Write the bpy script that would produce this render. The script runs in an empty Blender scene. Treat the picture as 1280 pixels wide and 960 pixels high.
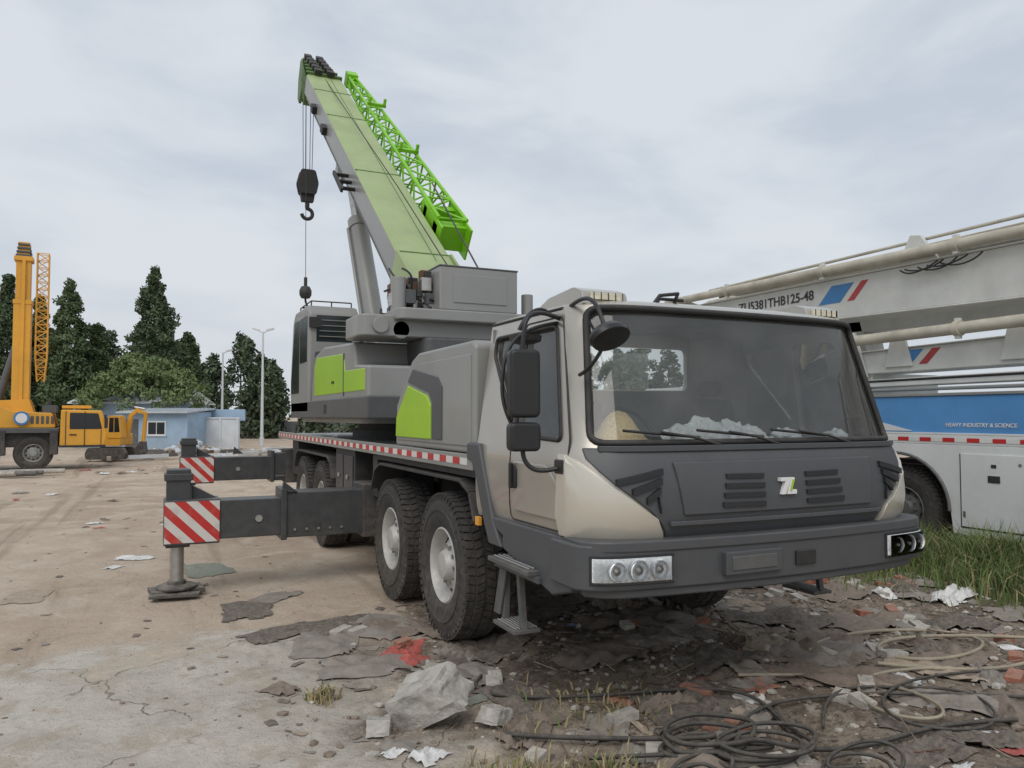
import bpy, bmesh, math, random
import numpy as np
from mathutils import Vector, Matrix, noise
random.seed(11); np.random.seed(11)
S=bpy.context.scene
COL=S.collection
R=math.radians

# ------------------------------------------------------------ materials
def nd(nt,t,**k):
    n=nt.nodes.new(t)
    for a,b in k.items(): setattr(n,a,b)
    return n
def M(name,col,rough=.5,metal=0.,var=.12,scale=2.5,bump=0.,bscale=40,dust=0.,coat=0.,mud=0.,dcol=(.35,.30,.245)):
    m=bpy.data.materials.new(name); m.use_nodes=True; nt=m.node_tree; L=nt.links.new
    b=nt.nodes['Principled BSDF']
    b.inputs['Roughness'].default_value=rough; b.inputs['Metallic'].default_value=metal
    b.inputs['Coat Weight'].default_value=coat
    geo=nd(nt,'ShaderNodeNewGeometry')
    n=nd(nt,'ShaderNodeTexNoise'); n.inputs['Scale'].default_value=scale; n.inputs['Detail'].default_value=4; n.inputs['Roughness'].default_value=.65
    L(geo.outputs['Position'],n.inputs['Vector'])
    mr=nd(nt,'ShaderNodeMapRange'); mr.inputs[1].default_value=.3; mr.inputs[2].default_value=.7
    mr.inputs[3].default_value=1-var; mr.inputs[4].default_value=1+var
    L(n.outputs['Fac'],mr.inputs[0])
    vm=nd(nt,'ShaderNodeVectorMath',operation='SCALE'); vm.inputs[0].default_value=col
    L(mr.outputs[0],vm.inputs['Scale'])
    out=vm.outputs[0]
    if dust>0 or mud>0:
        n2=nd(nt,'ShaderNodeTexNoise'); n2.inputs['Scale'].default_value=scale*3; n2.inputs['Detail'].default_value=6; n2.inputs['Roughness'].default_value=.7
        L(geo.outputs['Position'],n2.inputs['Vector'])
        sx=nd(nt,'ShaderNodeSeparateXYZ'); L(geo.outputs['Normal'],sx.inputs[0])
        px=nd(nt,'ShaderNodeSeparateXYZ'); L(geo.outputs['Position'],px.inputs[0])
        up=nd(nt,'ShaderNodeMath',operation='MULTIPLY_ADD',use_clamp=True); L(sx.outputs[2],up.inputs[0]); up.inputs[1].default_value=dust; up.inputs[2].default_value=dust*.25
        lo=nd(nt,'ShaderNodeMapRange'); L(px.outputs[2],lo.inputs[0]); lo.inputs[1].default_value=1.3; lo.inputs[2].default_value=.2; lo.inputs[3].default_value=0; lo.inputs[4].default_value=mud
        ad=nd(nt,'ShaderNodeMath',operation='ADD'); L(up.outputs[0],ad.inputs[0]); L(lo.outputs[0],ad.inputs[1])
        nr=nd(nt,'ShaderNodeMapRange'); L(n2.outputs['Fac'],nr.inputs[0]); nr.inputs[1].default_value=.3; nr.inputs[2].default_value=.75
        mu=nd(nt,'ShaderNodeMath',operation='MULTIPLY',use_clamp=True); L(ad.outputs[0],mu.inputs[0]); L(nr.outputs[0],mu.inputs[1])
        mx=nd(nt,'ShaderNodeMix',data_type='RGBA'); L(mu.outputs[0],mx.inputs['Factor']); L(out,mx.inputs[6]); mx.inputs[7].default_value=(*dcol,1)
        out=mx.outputs[2]
        ra=nd(nt,'ShaderNodeMix',data_type='FLOAT'); L(mu.outputs[0],ra.inputs[0]); ra.inputs[2].default_value=rough; ra.inputs[3].default_value=.95
        L(ra.outputs[0],b.inputs['Roughness'])
    L(out,b.inputs['Base Color'])
    if bump>0:
        n3=nd(nt,'ShaderNodeTexNoise'); n3.inputs['Scale'].default_value=bscale; n3.inputs['Detail'].default_value=4
        L(geo.outputs['Position'],n3.inputs['Vector'])
        bp=nd(nt,'ShaderNodeBump'); bp.inputs['Strength'].default_value=bump; bp.inputs['Distance'].default_value=.02
        L(n3.outputs['Fac'],bp.inputs['Height']); L(bp.outputs[0],b.inputs['Normal'])
    return m
def glassmat(name,tint,ior=1.45,rough=.02,film=0.,fcol=(.4,.42,.42)):
    m=bpy.data.materials.new(name); m.use_nodes=True; nt=m.node_tree; L=nt.links.new
    nt.nodes.clear()
    o=nd(nt,'ShaderNodeOutputMaterial'); mx=nd(nt,'ShaderNodeMixShader'); t=nd(nt,'ShaderNodeBsdfTransparent'); g=nd(nt,'ShaderNodeBsdfGlossy')
    f=nd(nt,'ShaderNodeFresnel'); f.inputs[0].default_value=ior
    t.inputs[0].default_value=(*tint,1); g.inputs['Roughness'].default_value=rough
    base=t.outputs[0]
    if film>0:
        d=nd(nt,'ShaderNodeBsdfDiffuse'); d.inputs[0].default_value=(*fcol,1); m2=nd(nt,'ShaderNodeMixShader')
        geo=nd(nt,'ShaderNodeNewGeometry'); n=nd(nt,'ShaderNodeTexNoise'); n.inputs['Scale'].default_value=3.5; n.inputs['Detail'].default_value=5; L(geo.outputs['Position'],n.inputs['Vector'])
        mr=nd(nt,'ShaderNodeMapRange'); L(n.outputs['Fac'],mr.inputs[0]); mr.inputs[1].default_value=.3; mr.inputs[2].default_value=.7; mr.inputs[3].default_value=film*.7; mr.inputs[4].default_value=film*1.3
        L(mr.outputs[0],m2.inputs[0])
        L(t.outputs[0],m2.inputs[1]); L(d.outputs[0],m2.inputs[2]); base=m2.outputs[0]
    L(f.outputs[0],mx.inputs[0]); L(base,mx.inputs[1]); L(g.outputs[0],mx.inputs[2]); L(mx.outputs[0],o.inputs[0])
    return m
def stripemat(name,period=.2,rough=.4):
    m=M(name,(.6,.6,.6),rough); nt=m.node_tree; L=nt.links.new; b=nt.nodes['Principled BSDF']
    geo=nd(nt,'ShaderNodeNewGeometry'); s=nd(nt,'ShaderNodeSeparateXYZ'); L(geo.outputs['Position'],s.inputs[0])
    a=nd(nt,'ShaderNodeMath',operation='ADD'); L(s.outputs[0],a.inputs[0]); L(s.outputs[2],a.inputs[1])
    d=nd(nt,'ShaderNodeMath',operation='DIVIDE'); L(a.outputs[0],d.inputs[0]); d.inputs[1].default_value=period
    fr=nd(nt,'ShaderNodeMath',operation='FRACT'); L(d.outputs[0],fr.inputs[0])
    g=nd(nt,'ShaderNodeMath',operation='GREATER_THAN'); L(fr.outputs[0],g.inputs[0]); g.inputs[1].default_value=.5
    mx=nd(nt,'ShaderNodeMix',data_type='RGBA'); L(g.outputs[0],mx.inputs['Factor']); mx.inputs[6].default_value=(.62,.6,.56,1); mx.inputs[7].default_value=(.50,.03,.025,1)
    n=nd(nt,'ShaderNodeTexNoise'); n.inputs['Scale'].default_value=9; n.inputs['Detail'].default_value=8; L(geo.outputs['Position'],n.inputs['Vector'])
    mr=nd(nt,'ShaderNodeMapRange'); L(n.outputs['Fac'],mr.inputs[0]); mr.inputs[1].default_value=.5; mr.inputs[2].default_value=.75; mr.inputs[4].default_value=.4
    m2=nd(nt,'ShaderNodeMix',data_type='RGBA'); L(mr.outputs[0],m2.inputs['Factor']); L(mx.outputs[2],m2.inputs[6]); m2.inputs[7].default_value=(.3,.26,.21,1)
    L(m2.outputs[2],b.inputs['Base Color'])
    return m

mBody=M('champagne_paint',(.43,.405,.36),.30,.5,.05,1.5,dust=.13,coat=.5,mud=.25)
mBul=M('champagne_light_paint',(.60,.565,.49),.26,.4,.04,1.5,dust=.08,coat=.6)
mGrey=M('grey_paint',(.270,.275,.265),.42,.1,.08,1.3,dust=.2,coat=.15,mud=.2)
mGreyD=M('dark_grey_paint',(.075,.08,.084),.45,0,.15,2,dust=.25,mud=.35)
mOut=M('outrigger_paint',(.042,.046,.050),.4,0,.2,3,dust=.12,mud=.18)
mPl=M('dark_plastic',(.066,.071,.077),.44,0,.07,2,bump=.04,bscale=300,dust=.10,mud=.12)
mPlD=M('dark_plastic_recess',(.022,.024,.027),.5,0,.1)
mBlk=M('black_rubber',(.018,.018,.019),.6,0,.2,4,dust=.2)
mMir=M('mirror_housing_black',(.017,.018,.019),.4,0,.1)
mTyre=M('tyre_rubber',(.024,.023,.023),.85,0,.2,5,bump=.25,bscale=60,dust=.12,mud=.30)
mRim=M('rim_paint',(.50,.50,.48),.45,.2,.12,7,dust=.2,mud=.45)
mGreen=M('lime_green_paint',(.33,.58,.015),.38,0,.06,1.5,dust=.08,coat=.2)
mPale=M('faded_green_paint',(.33,.42,.19),.5,0,.12,1.2,dust=.2)
mBoomD=M('boom_head_green',(.10,.18,.05),.5,0,.2,2)
mLat=M('lattice_green_paint',(.21,.54,.015),.42,0,.1,2)
mChas=M('chassis_black',(.025,.026,.028),.6,0,.25,3,dust=.3,mud=.45)
mSteel=M('bare_steel',(.45,.44,.42),.35,.8,.2,8,mud=.3)
mRust=M('rusty_steel',(.16,.09,.06),.8,.2,.4,6,bump=.3)
mRedT=M('red_reflector',(.5,.03,.03),.35,0,.15)
mWhT=M('white_reflector',(.68,.67,.64),.35,0,.12,dust=.2)
mStripe=stripemat('hazard_stripes',.21)
mWin=glassmat('windshield_glass',(.90,.93,.92),1.6,film=.12,fcol=(.42,.44,.43))
mLamp=M('headlamp_reflector',(.86,.87,.88),.25,.15,.2,60)
mLens=glassmat('lamp_lens',(.95,.97,.98),1.5)
mAmb=M('amber_lens',(.75,.35,.05),.25,0,.15,30)
mPod=M('roof_lamp_lens',(.66,.62,.48),.25,0,.25,50)
mInt=M('interior_trim',(.22,.215,.205),.8,0,.15,3,dust=.2)
mDash=M('dashboard_trim',(.06,.06,.058),.8,0,.15,3,dust=.3)
mSeat=M('seat_fabric',(.06,.06,.065),.9,0,.3,8)
mStraw=M('straw',(.78,.58,.30),.9,0,.2,60,bump=.4,bscale=150)
mBag=M('plastic_bag',(.85,.87,.88),.3,0,.15,20)
mWhite=M('white_truck_paint',(.66,.68,.67),.45,0,.08,1,dust=.3,mud=.3,dcol=(.32,.28,.23))
mWhiteD=M('weathered_white_paint',(.62,.63,.60),.55,0,.12,1.8,bump=.05,dust=.38,dcol=(.30,.245,.18))
mPipe=M('delivery_pipe_paint',(.50,.47,.39),.55,0,.22,3,bump=.1,dust=.4,dcol=(.24,.17,.10))
mBlue=M('blue_panel_paint',(.09,.28,.58),.4,0,.1,1.3,dust=.1)
mBlueS=M('blue_decal',(.05,.20,.45),.4)
mRedS=M('red_decal',(.42,.05,.05),.4)
mInk=M('black_decal',(.03,.03,.035),.5)
mInkW=M('white_decal',(.7,.7,.7),.5)
mYel=M('yellow_orange_paint',(.70,.35,.035),.45,0,.12,1,dust=.15)
mDWin=M('dark_window',(.02,.025,.03),.12,0,.1)

# ------------------------------------------------------------ geometry helpers
def group(name,loc=(0,0,0),rz=0.):
    e=bpy.data.objects.new(name,None); COL.objects.link(e); e.location=loc; e.rotation_euler=(0,0,rz); e.empty_display_size=.3
    return e
class MB:
    def __init__(s): s.v=[];s.f=[];s.m=[];s.mats=[]
    def mi(s,mat):
        if mat not in s.mats: s.mats.append(mat)
        return s.mats.index(mat)
    def add(s,vs,fs,mat):
        o=len(s.v); k=s.mi(mat)
        s.v+= [tuple(v) for v in vs]
        for f in fs: s.f.append(tuple(o+i for i in f)); s.m.append(k)
    def box(s,x,y,z,mat):
        vs=[(a,b,c) for a in x for b in y for c in z]
        s.add(vs,[(0,1,3,2),(4,6,7,5),(0,4,5,1),(2,3,7,6),(0,2,6,4),(1,5,7,3)],mat)
    def obox(s,c,ax,ay,az,mat):
        c=Vector(c);ax=Vector(ax);ay=Vector(ay);az=Vector(az)
        vs=[c+i*ax+j*ay+k*az for i in(-1,1) for j in(-1,1) for k in(-1,1)]
        s.add(vs,[(0,1,3,2),(4,6,7,5),(0,4,5,1),(2,3,7,6),(0,2,6,4),(1,5,7,3)],mat)
    def cyl(s,p0,p1,r0,mat,r1=None,n=16):
        if r1 is None: r1=r0
        p0=Vector(p0);p1=Vector(p1);d=(p1-p0)
        if d.length<1e-6: return
        d.normalize(); a=d.orthogonal().normalized(); b=d.cross(a)
        vs=[]
        for p,r in((p0,r0),(p1,r1)):
            for i in range(n):
                t=2*math.pi*i/n; vs.append(p+(a*math.cos(t)+b*math.sin(t))*r)
        fs=[(i,(i+1)%n,n+(i+1)%n,n+i) for i in range(n)]+[tuple(range(n))[::-1],tuple(range(n,2*n))]
        s.add(vs,fs,mat)
    def prism(s,poly,axis,a,b,mat):
        n=len(poly); vs=[]
        for q in(a,b):
            for u,v in poly:
                vs.append({'x':(q,u,v),'y':(u,q,v),'z':(u,v,q)}[axis])
        fs=[tuple(range(n)),tuple(range(n,2*n))[::-1]]+[(i,n+i,n+(i+1)%n,(i+1)%n) for i in range(n)]
        s.add(vs,fs,mat)
    def lathe(s,prof,c,axis,sg,mat,n=48):
        c=Vector(c); ax={'x':Vector((1,0,0)),'y':Vector((0,1,0)),'z':Vector((0,0,1))}[axis]*sg
        u=ax.orthogonal().normalized(); w=ax.cross(u); vs=[]
        for a,r in prof:
            for i in range(n):
                t=2*math.pi*i/n; vs.append(c+ax*a+(u*math.cos(t)+w*math.sin(t))*r)
        fs=[]
        for j in range(len(prof)-1):
            for i in range(n): fs.append((j*n+i,j*n+(i+1)%n,(j+1)*n+(i+1)%n,(j+1)*n+i))
        s.add(vs,fs,mat)
    def make(s,name,parent=None,bevel=0.,seg=2,recalc=True,smooth=True,T=None,ang=35):
        vs=s.v if T is None else [T(*v) for v in s.v]
        me=bpy.data.meshes.new(name); me.from_pydata(vs,[],s.f)
        for m in s.mats: me.materials.append(m)
        me.polygons.foreach_set('material_index',s.m)
        if recalc:
            bm=bmesh.new(); bm.from_mesh(me); bmesh.ops.recalc_face_normals(bm,faces=bm.faces); bm.to_mesh(me); bm.free()
        if smooth:
            me.shade_smooth(); me.set_sharp_from_angle(angle=R(ang))
        o=bpy.data.objects.new(name,me); COL.objects.link(o)
        if parent: o.parent=parent
        if bevel>0:
            b=o.modifiers.new('bevel','BEVEL'); b.width=bevel; b.segments=seg; b.limit_method='ANGLE'; b.angle_limit=R(35); b.harden_normals=True
        return o
def box(name,x,y,z,mat,parent,bevel=.01):
    b=MB(); b.box(x,y,z,mat); return b.make(name,parent,bevel)
def prism(name,poly,axis,a,b_,mat,parent,bevel=.01,T=None):
    b=MB(); b.prism(poly,axis,a,b_,mat); return b.make(name,parent,bevel,T=T)
def tube(name,pts,r,mat,parent,smooth=False,res=4,cyclic=False):
    c=bpy.data.curves.new(name,'CURVE'); c.dimensions='3D'; c.bevel_depth=r; c.bevel_resolution=res
    if smooth:
        sp=c.splines.new('NURBS'); sp.points.add(len(pts)-1); sp.order_u=4; sp.use_endpoint_u=not cyclic; sp.resolution_u=8
    else:
        sp=c.splines.new('POLY'); sp.points.add(len(pts)-1)
    for i,p in enumerate(pts): sp.points[i].co=(*p,1)
    sp.use_cyclic_u=cyclic
    c.materials.append(mat); c.use_fill_caps=True
    o=bpy.data.objects.new(name,c); COL.objects.link(o)
    if parent:o.parent=parent
    return o
def roundpoly(poly,r,n=5):
    out=[];N=len(poly)
    for i in range(N):
        p=Vector(poly[i]);a=Vector(poly[i-1]);b=Vector(poly[(i+1)%N])
        da=(a-p);db=(b-p); rr=min(r,da.length*.45,db.length*.45)
        p0=p+da.normalized()*rr; p1=p+db.normalized()*rr
        for k in range(n+1):
            t=k/n; q=(1-t)**2*p0+2*t*(1-t)*p+t*t*p1; out.append((q.x,q.y))
    return out
def text(name,s,size,mat,parent,loc,rot,ext=.002,sx=1):
    c=bpy.data.curves.new(name,'FONT'); c.body=s; c.size=size; c.extrude=ext; c.materials.append(mat); c.offset=size*.012
    o=bpy.data.objects.new(name,c); COL.objects.link(o); o.parent=parent; o.location=loc; o.rotation_euler=rot; o.scale=(sx,1,1)
    return o

def wheel(name,parent,x,y,s,r=.575,w=.3,rim=mRim,dual=False,z=None):
    z=r if z is None else z
    k=r/.575; h=w/2
    b=MB(); c=(x,y,z)
    T=[(-h+.02,.29),(-h,.34),(-h-.012,.42),(-h+.003,.505),(-h+.025,.552),(-.07,.562),(0,.564),(.07,.562),(h-.025,.552),(h-.003,.505),(h+.012,.42),(h,.34),(h-.02,.295),(h-.04,.285)]
    b.lathe([(a,q*k) for a,q in T],c,'x',s,mTyre,56)
    n=56
    for i in range(n):
        for row in(-1,1):
            t=2*math.pi*(i+.25*row)/n
            for a0,a1,tw,rr in((.008,h*.5,.22,.562),(h*.55,h-.006,-.1,.555)):
                ca=row*(a0+a1)/2; e=Vector((0,math.cos(t),math.sin(t))); q=Vector((0,-math.sin(t),math.cos(t)))
                cc=Vector(c)+Vector((s*ca,0,0))+e*(rr*k+.002)
                ax=Vector((s*row*(a1-a0)/2*.96,0,0))+q*tw*.05
                b.obox(cc,ax,q*.0245*k,e*.010,mTyre)
    for i in range(56):
        t=2*math.pi*i/56; e=Vector((0,math.cos(t),math.sin(t))); q=Vector((0,-math.sin(t),math.cos(t)))
        b.obox(Vector(c)+Vector((s*(h-.008),0,0))+e*(.525*k),Vector((s*.006,0,0)),q*.014,e*.02,mTyre)
    b.lathe([(h+.006,.445*k),(h+.016,.44*k),(h+.016,.425*k),(h+.004,.42*k)],c,'x',s,mTyre,56)
    if dual:
        b.lathe([(a-w*1.15,q*k) for a,q in T],c,'x',s,mTyre,48)
    b.make(name+'_tyre',parent,0)
    b=MB(); d=.0 if not dual else -.05
    prof=[(h-.045,.29),(h-.02,.297),(h-.012,.285),(h-.03,.27),(h-.06,.262),(h-.10+d,.25),(h-.125+d,.235),(h-.10+d,.20),(h-.075+d,.165),(h-.07+d,.13),(h-.03+d,.115),(h-.01+d,.10),(h-.005+d,.05),(h-.005+d,.001)]
    b.lathe([(a,q*k) for a,q in prof],c,'x',s,rim,48)
    for i in range(10):
        t=2*math.pi*i/10; e=Vector((0,math.cos(t),math.sin(t)))*k
        p=Vector(c)+e*.146; b.cyl(p+Vector((s*(h-.08+d),0,0)),p+Vector((s*(h-.045+d),0,0)),.014*k,mSteel,n=6)
        t2=t+.314; e2=Vector((0,math.cos(t2),math.sin(t2)))*k; p=Vector(c)+e2*.208+Vector((s*(h-.106+d),0,0)); ee=e2.normalized(); axn=(Vector((s,0,0))*.8+ee*.55).normalized()
        b.cyl(p-axn*.012,p+axn*.010,.027*k,mBlk,n=12)
    b.make(name+'_rim',parent,0)

# ================================================================= TRUCK CRANE
TC=group('truck_crane')
zt=[1.06,1.12,1.22,1.38,1.50,1.57,1.62,2.37,2.40,2.42,2.44,2.455]
wt=[1.235,1.25,1.26,1.26,1.255,1.245,1.235,1.135,1.125,1.10,1.04,.94]
yt=[-.06,-.10,-.12,-.11,-.08,-.045,-.02,.185,.20,.235,.30,.40]
def wz(z): return float(np.interp(z,zt,wt))
def yz(z): return float(np.interp(z,zt,yt))
def cv(t): t=abs(t); return .045*t*t+.2*t**9
YR=1.5
def ring(z,off=0):
    w=wz(z)-off; yf=yz(z)+off; yr=YR-off; pts=[]
    for q in(0,.25,.5,.75): pts.append((-w,yr+((yf+.245)-yr)*q,z))
    for i in range(41):
        t=-1+2*i/40
        t=math.copysign(1-(1-abs(t))**1.15,t); pts.append((t*w,yf+cv(t),z))
    for q in(.75,.5,.25,0): pts.append((w,yr+((yf+.245)-yr)*q,z))
    return pts
def loftsolid(name,zs,off,mat,cap=True,parent=None):
    b=MB(); rings=[ring(z,off) for z in zs]; n=len(rings[0]); vs=[p for r_ in rings for p in r_]; fs=[]
    for j in range(len(rings)-1):
        for i in range(n): fs.append((j*n+i,j*n+(i+1)%n,(j+1)*n+(i+1)%n,(j+1)*n+i))
    if cap: fs.append(tuple(range(n))[::-1]); fs.append(tuple(range((len(rings)-1)*n,len(rings)*n)))
    b.add(vs,fs,mat); return b.make(name,parent,0,ang=28)
zs=[1.06,1.12,1.22,1.30,1.38,1.44,1.50,1.57,1.62,1.8,2.0,2.2,2.37,2.40,2.42,2.44,2.455]
cab=loftsolid('cab_shell',zs,0,mBody,parent=TC)
inner=loftsolid('cut_inner',[1.14,1.3,1.5,1.62,2.0,2.37,2.40],.045,mInt)
cutters=[inner]
ws=roundpoly([(-1.155,1.60),(1.155,1.60),(1.055,2.378),(-1.055,2.378)],.07)
dw=roundpoly([(.29,1.61),(.90,1.63),(.90,2.29),(.50,2.29)],.05)
qw=roundpoly([(.97,1.70),(.97,2.29),(1.38,2.29),(1.38,2.17)],.04)
bw=roundpoly([(-.55,1.95),(.55,1.95),(.55,2.28),(-.55,2.28)],.05)
def cutter(poly,axis,a,b_):
    c=MB(); c.prism(poly,axis,a,b_,mBlk); o=c.make('cutter',None,0,smooth=False); cutters.append(o)
cutter(ws,'y',-1,.62)
for s in(-1,1):
    cutter(dw,'x',*( (-2,-.9) if s<0 else (.9,2))); cutter(qw,'x',*( (-2,-.9) if s<0 else (.9,2)))
cutter(bw,'y',1.3,1.8)
for c in cutters:
    m=cab.modifiers.new('b','BOOLEAN'); m.operation='DIFFERENCE'; m.object=c; m.solver='EXACT'
dg=bpy.context.evaluated_depsgraph_get(); me=bpy.data.meshes.new_from_object(cab.evaluated_get(dg)); cab.modifiers.clear(); cab.data=me
me.shade_smooth(); me.set_sharp_from_angle(angle=R(28))
for c in cutters: bpy.data.objects.remove(c)
g=loftsolid('cab_glass',[1.59,1.62,2.0,2.37,2.39],.018,mWin,cap=False,parent=TC)
def onfront(x,z,off=.0):
    w=wz(z); return (x,yz(z)+cv(x/w)-off,z)
def dense(poly,step=.06):
    out=[];N=len(poly)
    for i in range(N):
        a=Vector(poly[i]);b=Vector(poly[(i+1)%N]);k=max(1,int((b-a).length/step))
        for j in range(k): q=a.lerp(b,j/k); out.append((q.x,q.y))
    return out
tube('windshield_seal',[onfront(x,z,.002) for x,z in dense(ws)],.020,mBlk,TC,cyclic=True)
for s,n_ in((-1,'left'),(1,'right')):
    tube('door_window_seal_'+n_,[(s*(wz(z)+.002),y,z) for y,z in dense(dw)],.013,mBlk,TC,cyclic=True)
    tube('quarter_window_seal_'+n_,[(s*(wz(z)+.002),y,z) for y,z in dense(qw)],.013,mBlk,TC,cyclic=True)
    dl=roundpoly([(.19,1.10),(.19,1.60),(.44,2.34),(.935,2.34),(.935,1.10)],.05)
    tube('door_gap_'+n_,[(s*(wz(z)-.001),y,z) for y,z in dense(dl)],.006,mBlk,TC,cyclic=True)
    prism('door_crease_'+n_,roundpoly([(.27,1.16),(.27,1.36),(.42,1.47),(.88,1.47),(.88,1.16)],.04),'x',s*1.24,s*1.272,mBody,TC,.012)
    b=MB(); b.prism(roundpoly([(.80,1.30),(.80,1.44),(.90,1.46),(.90,1.30)],.03),'x',s*1.25,s*1.285,mBlk)
    b.box((s*1.28,s*1.305),(.835,.865),(1.30,1.46),mBlk); b.make('door_handle_'+n_,TC,.008)
    tube('roof_gutter_'+n_,[(s*1.128,1.49,2.395),(s*1.128,.9,2.395),(s*1.128,.47,2.39)],.010,mBlk,TC)
def overlay(name,zs_,tl,tr,off,mat,n=14,thick=.03,bev=.008):
    b=MB(); vs=[];m=n+1
    def P(t,z,o):
        w=wz(z)
        if abs(t)<=1: return (t*w*(1+o/w*.8*abs(t)**3),yz(z)+cv(t)-o*(1-.6*abs(t)**8),z)
        return (math.copysign(w+o,t),yz(z)+.245+(abs(t)-1)-o*.4,z)
    for o in(off,off-thick):
        for z in zs_:
            a,c=tl(z),tr(z)
            for i in range(m): vs.append(P(a+(c-a)*i/n,z,o))
    q=len(zs_); N=q*m; fs=[]
    for j in range(q-1):
        for i in range(n):
            f=(j*m+i,j*m+i+1,(j+1)*m+i+1,(j+1)*m+i); fs.append(f); fs.append(tuple(N+k for k in f)[::-1])
    for i in range(n):
        fs.append((i,i+1,N+i+1,N+i)); k=(q-1)*m; fs.append((k+i,k+i+1,N+k+i+1,N+k+i))
    for j in range(q-1):
        fs.append((j*m,(j+1)*m,N+(j+1)*m,N+j*m)); k=n; fs.append((j*m+k,(j+1)*m+k,N+(j+1)*m+k,N+j*m+k))
    b.add(vs,fs,mat); return b.make(name,TC,bev)
def gx(z): return float(np.interp(z,[1.09,1.16,1.24,1.38,1.5,1.575],[.64,.66,.72,.86,.95,.96]))
overlay('front_grille_panel',[1.085,1.13,1.18,1.24,1.31,1.38,1.45,1.52,1.575],lambda z:-gx(z),lambda z:gx(z),.02,mPl,26,.03,.01)
def gi(z): return float(np.interp(z,[1.13,1.20,1.50],[.50,.56,.60]))
overlay('grille_raised_panel',[1.21,1.27,1.34,1.41,1.50],lambda z:-gi(z),lambda z:gi(z),.034,mPl,20,.02,.01)
for s,n_ in((-1,'left'),(1,'right')):
    a=lambda z:float(np.interp(z,[1.09,1.2,1.24,1.38,1.5,1.54],[.655,.69,.735,.875,.97,1.0]))
    e=lambda z:float(np.interp(z,[1.09,1.2,1.4,1.54],[1.10,1.16,1.13,1.08]))
    if s<0: overlay('corner_panel_'+n_,[1.09,1.13,1.2,1.24,1.3,1.38,1.45,1.5,1.54],lambda z:-e(z),lambda z:-a(z),.035,mBul,16,.04,.014)
    else: overlay('corner_panel_'+n_,[1.09,1.13,1.2,1.24,1.3,1.38,1.45,1.5,1.54],a,e,.035,mBul,16,.04,.014)
def frontbar(b,x0,x1,z0,z1,off,mat,n=6,h=.012):
    for i in range(n):
        xa=x0+(x1-x0)*i/n; xb=x0+(x1-x0)*(i+1)/n; za=z0+(z1-z0)*i/n; zb=z0+(z1-z0)*(i+1)/n
        pa=Vector(onfront(xa,za,off)); pb=Vector(onfront(xb,zb,off)); d=(pb-pa)
        b.obox((pa+pb)/2,d/2*1.02,Vector((0,.012,0)),Vector((0,0,h)),mat)
b=MB()
for s in(-1,1):
    for k in range(4):
        z=1.255+.052*k; frontbar(b,s*.16,s*(.46-.012*k),z,z+.004,.034,mPlD,h=.014)
    for k in range(4):
        x1=1.09-.022*k; z=1.45-.05*k; frontbar(b,s*(x1-.26+.035*k),s*(x1-.055*k),z,z-.055,.028,mPlD,h=.017)
b.make('grille_slats',TC,.003)
b=MB(); frontbar(b,-.8,.8,1.17,1.17,.035,mPl,n=14,h=.012); frontbar(b,-1.14,1.14,1.572,1.572,.03,mPl,n=22,h=.016); b.make('grille_trim',TC,.004)
b=MB(); y0=yz(1.35)-.058
b.prism([(-.055,1.395),(.015,1.395),(.015,1.375),(-.02,1.30),(-.05,1.30),(-.018,1.375),(-.055,1.375)],'y',y0,y0+.03,mInkW)
b.prism([(.025,1.395),(.05,1.395),(.03,1.325),(.065,1.325),(.065,1.30),(-.008,1.30)],'y',y0,y0+.03,mInkW)
b.prism([(.03,1.385),(.046,1.385),(.024,1.318),(.01,1.318)],'y',y0-.004,y0,mGreen)
b.make('front_emblem',TC,.002)
for i,(x0,x1) in enumerate(((-.78,-.45),(-.32,-.02),(.22,.58))):
    p0=onfront(x1+.04,1.585,.04); p1=onfront(x0,1.66,.035)
    tube('wiper_arm_%d'%i,[p0,((p0[0]+p1[0])/2,(p0[1]+p1[1])/2-.02,(p0[2]+p1[2])/2+.01),p1],.008,mBlk,TC)
    tube('wiper_blade_%d'%i,[onfront(x0-.22,1.67,.03),onfront(x0+.25,1.63,.03)],.008,mBlk,TC)
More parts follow.
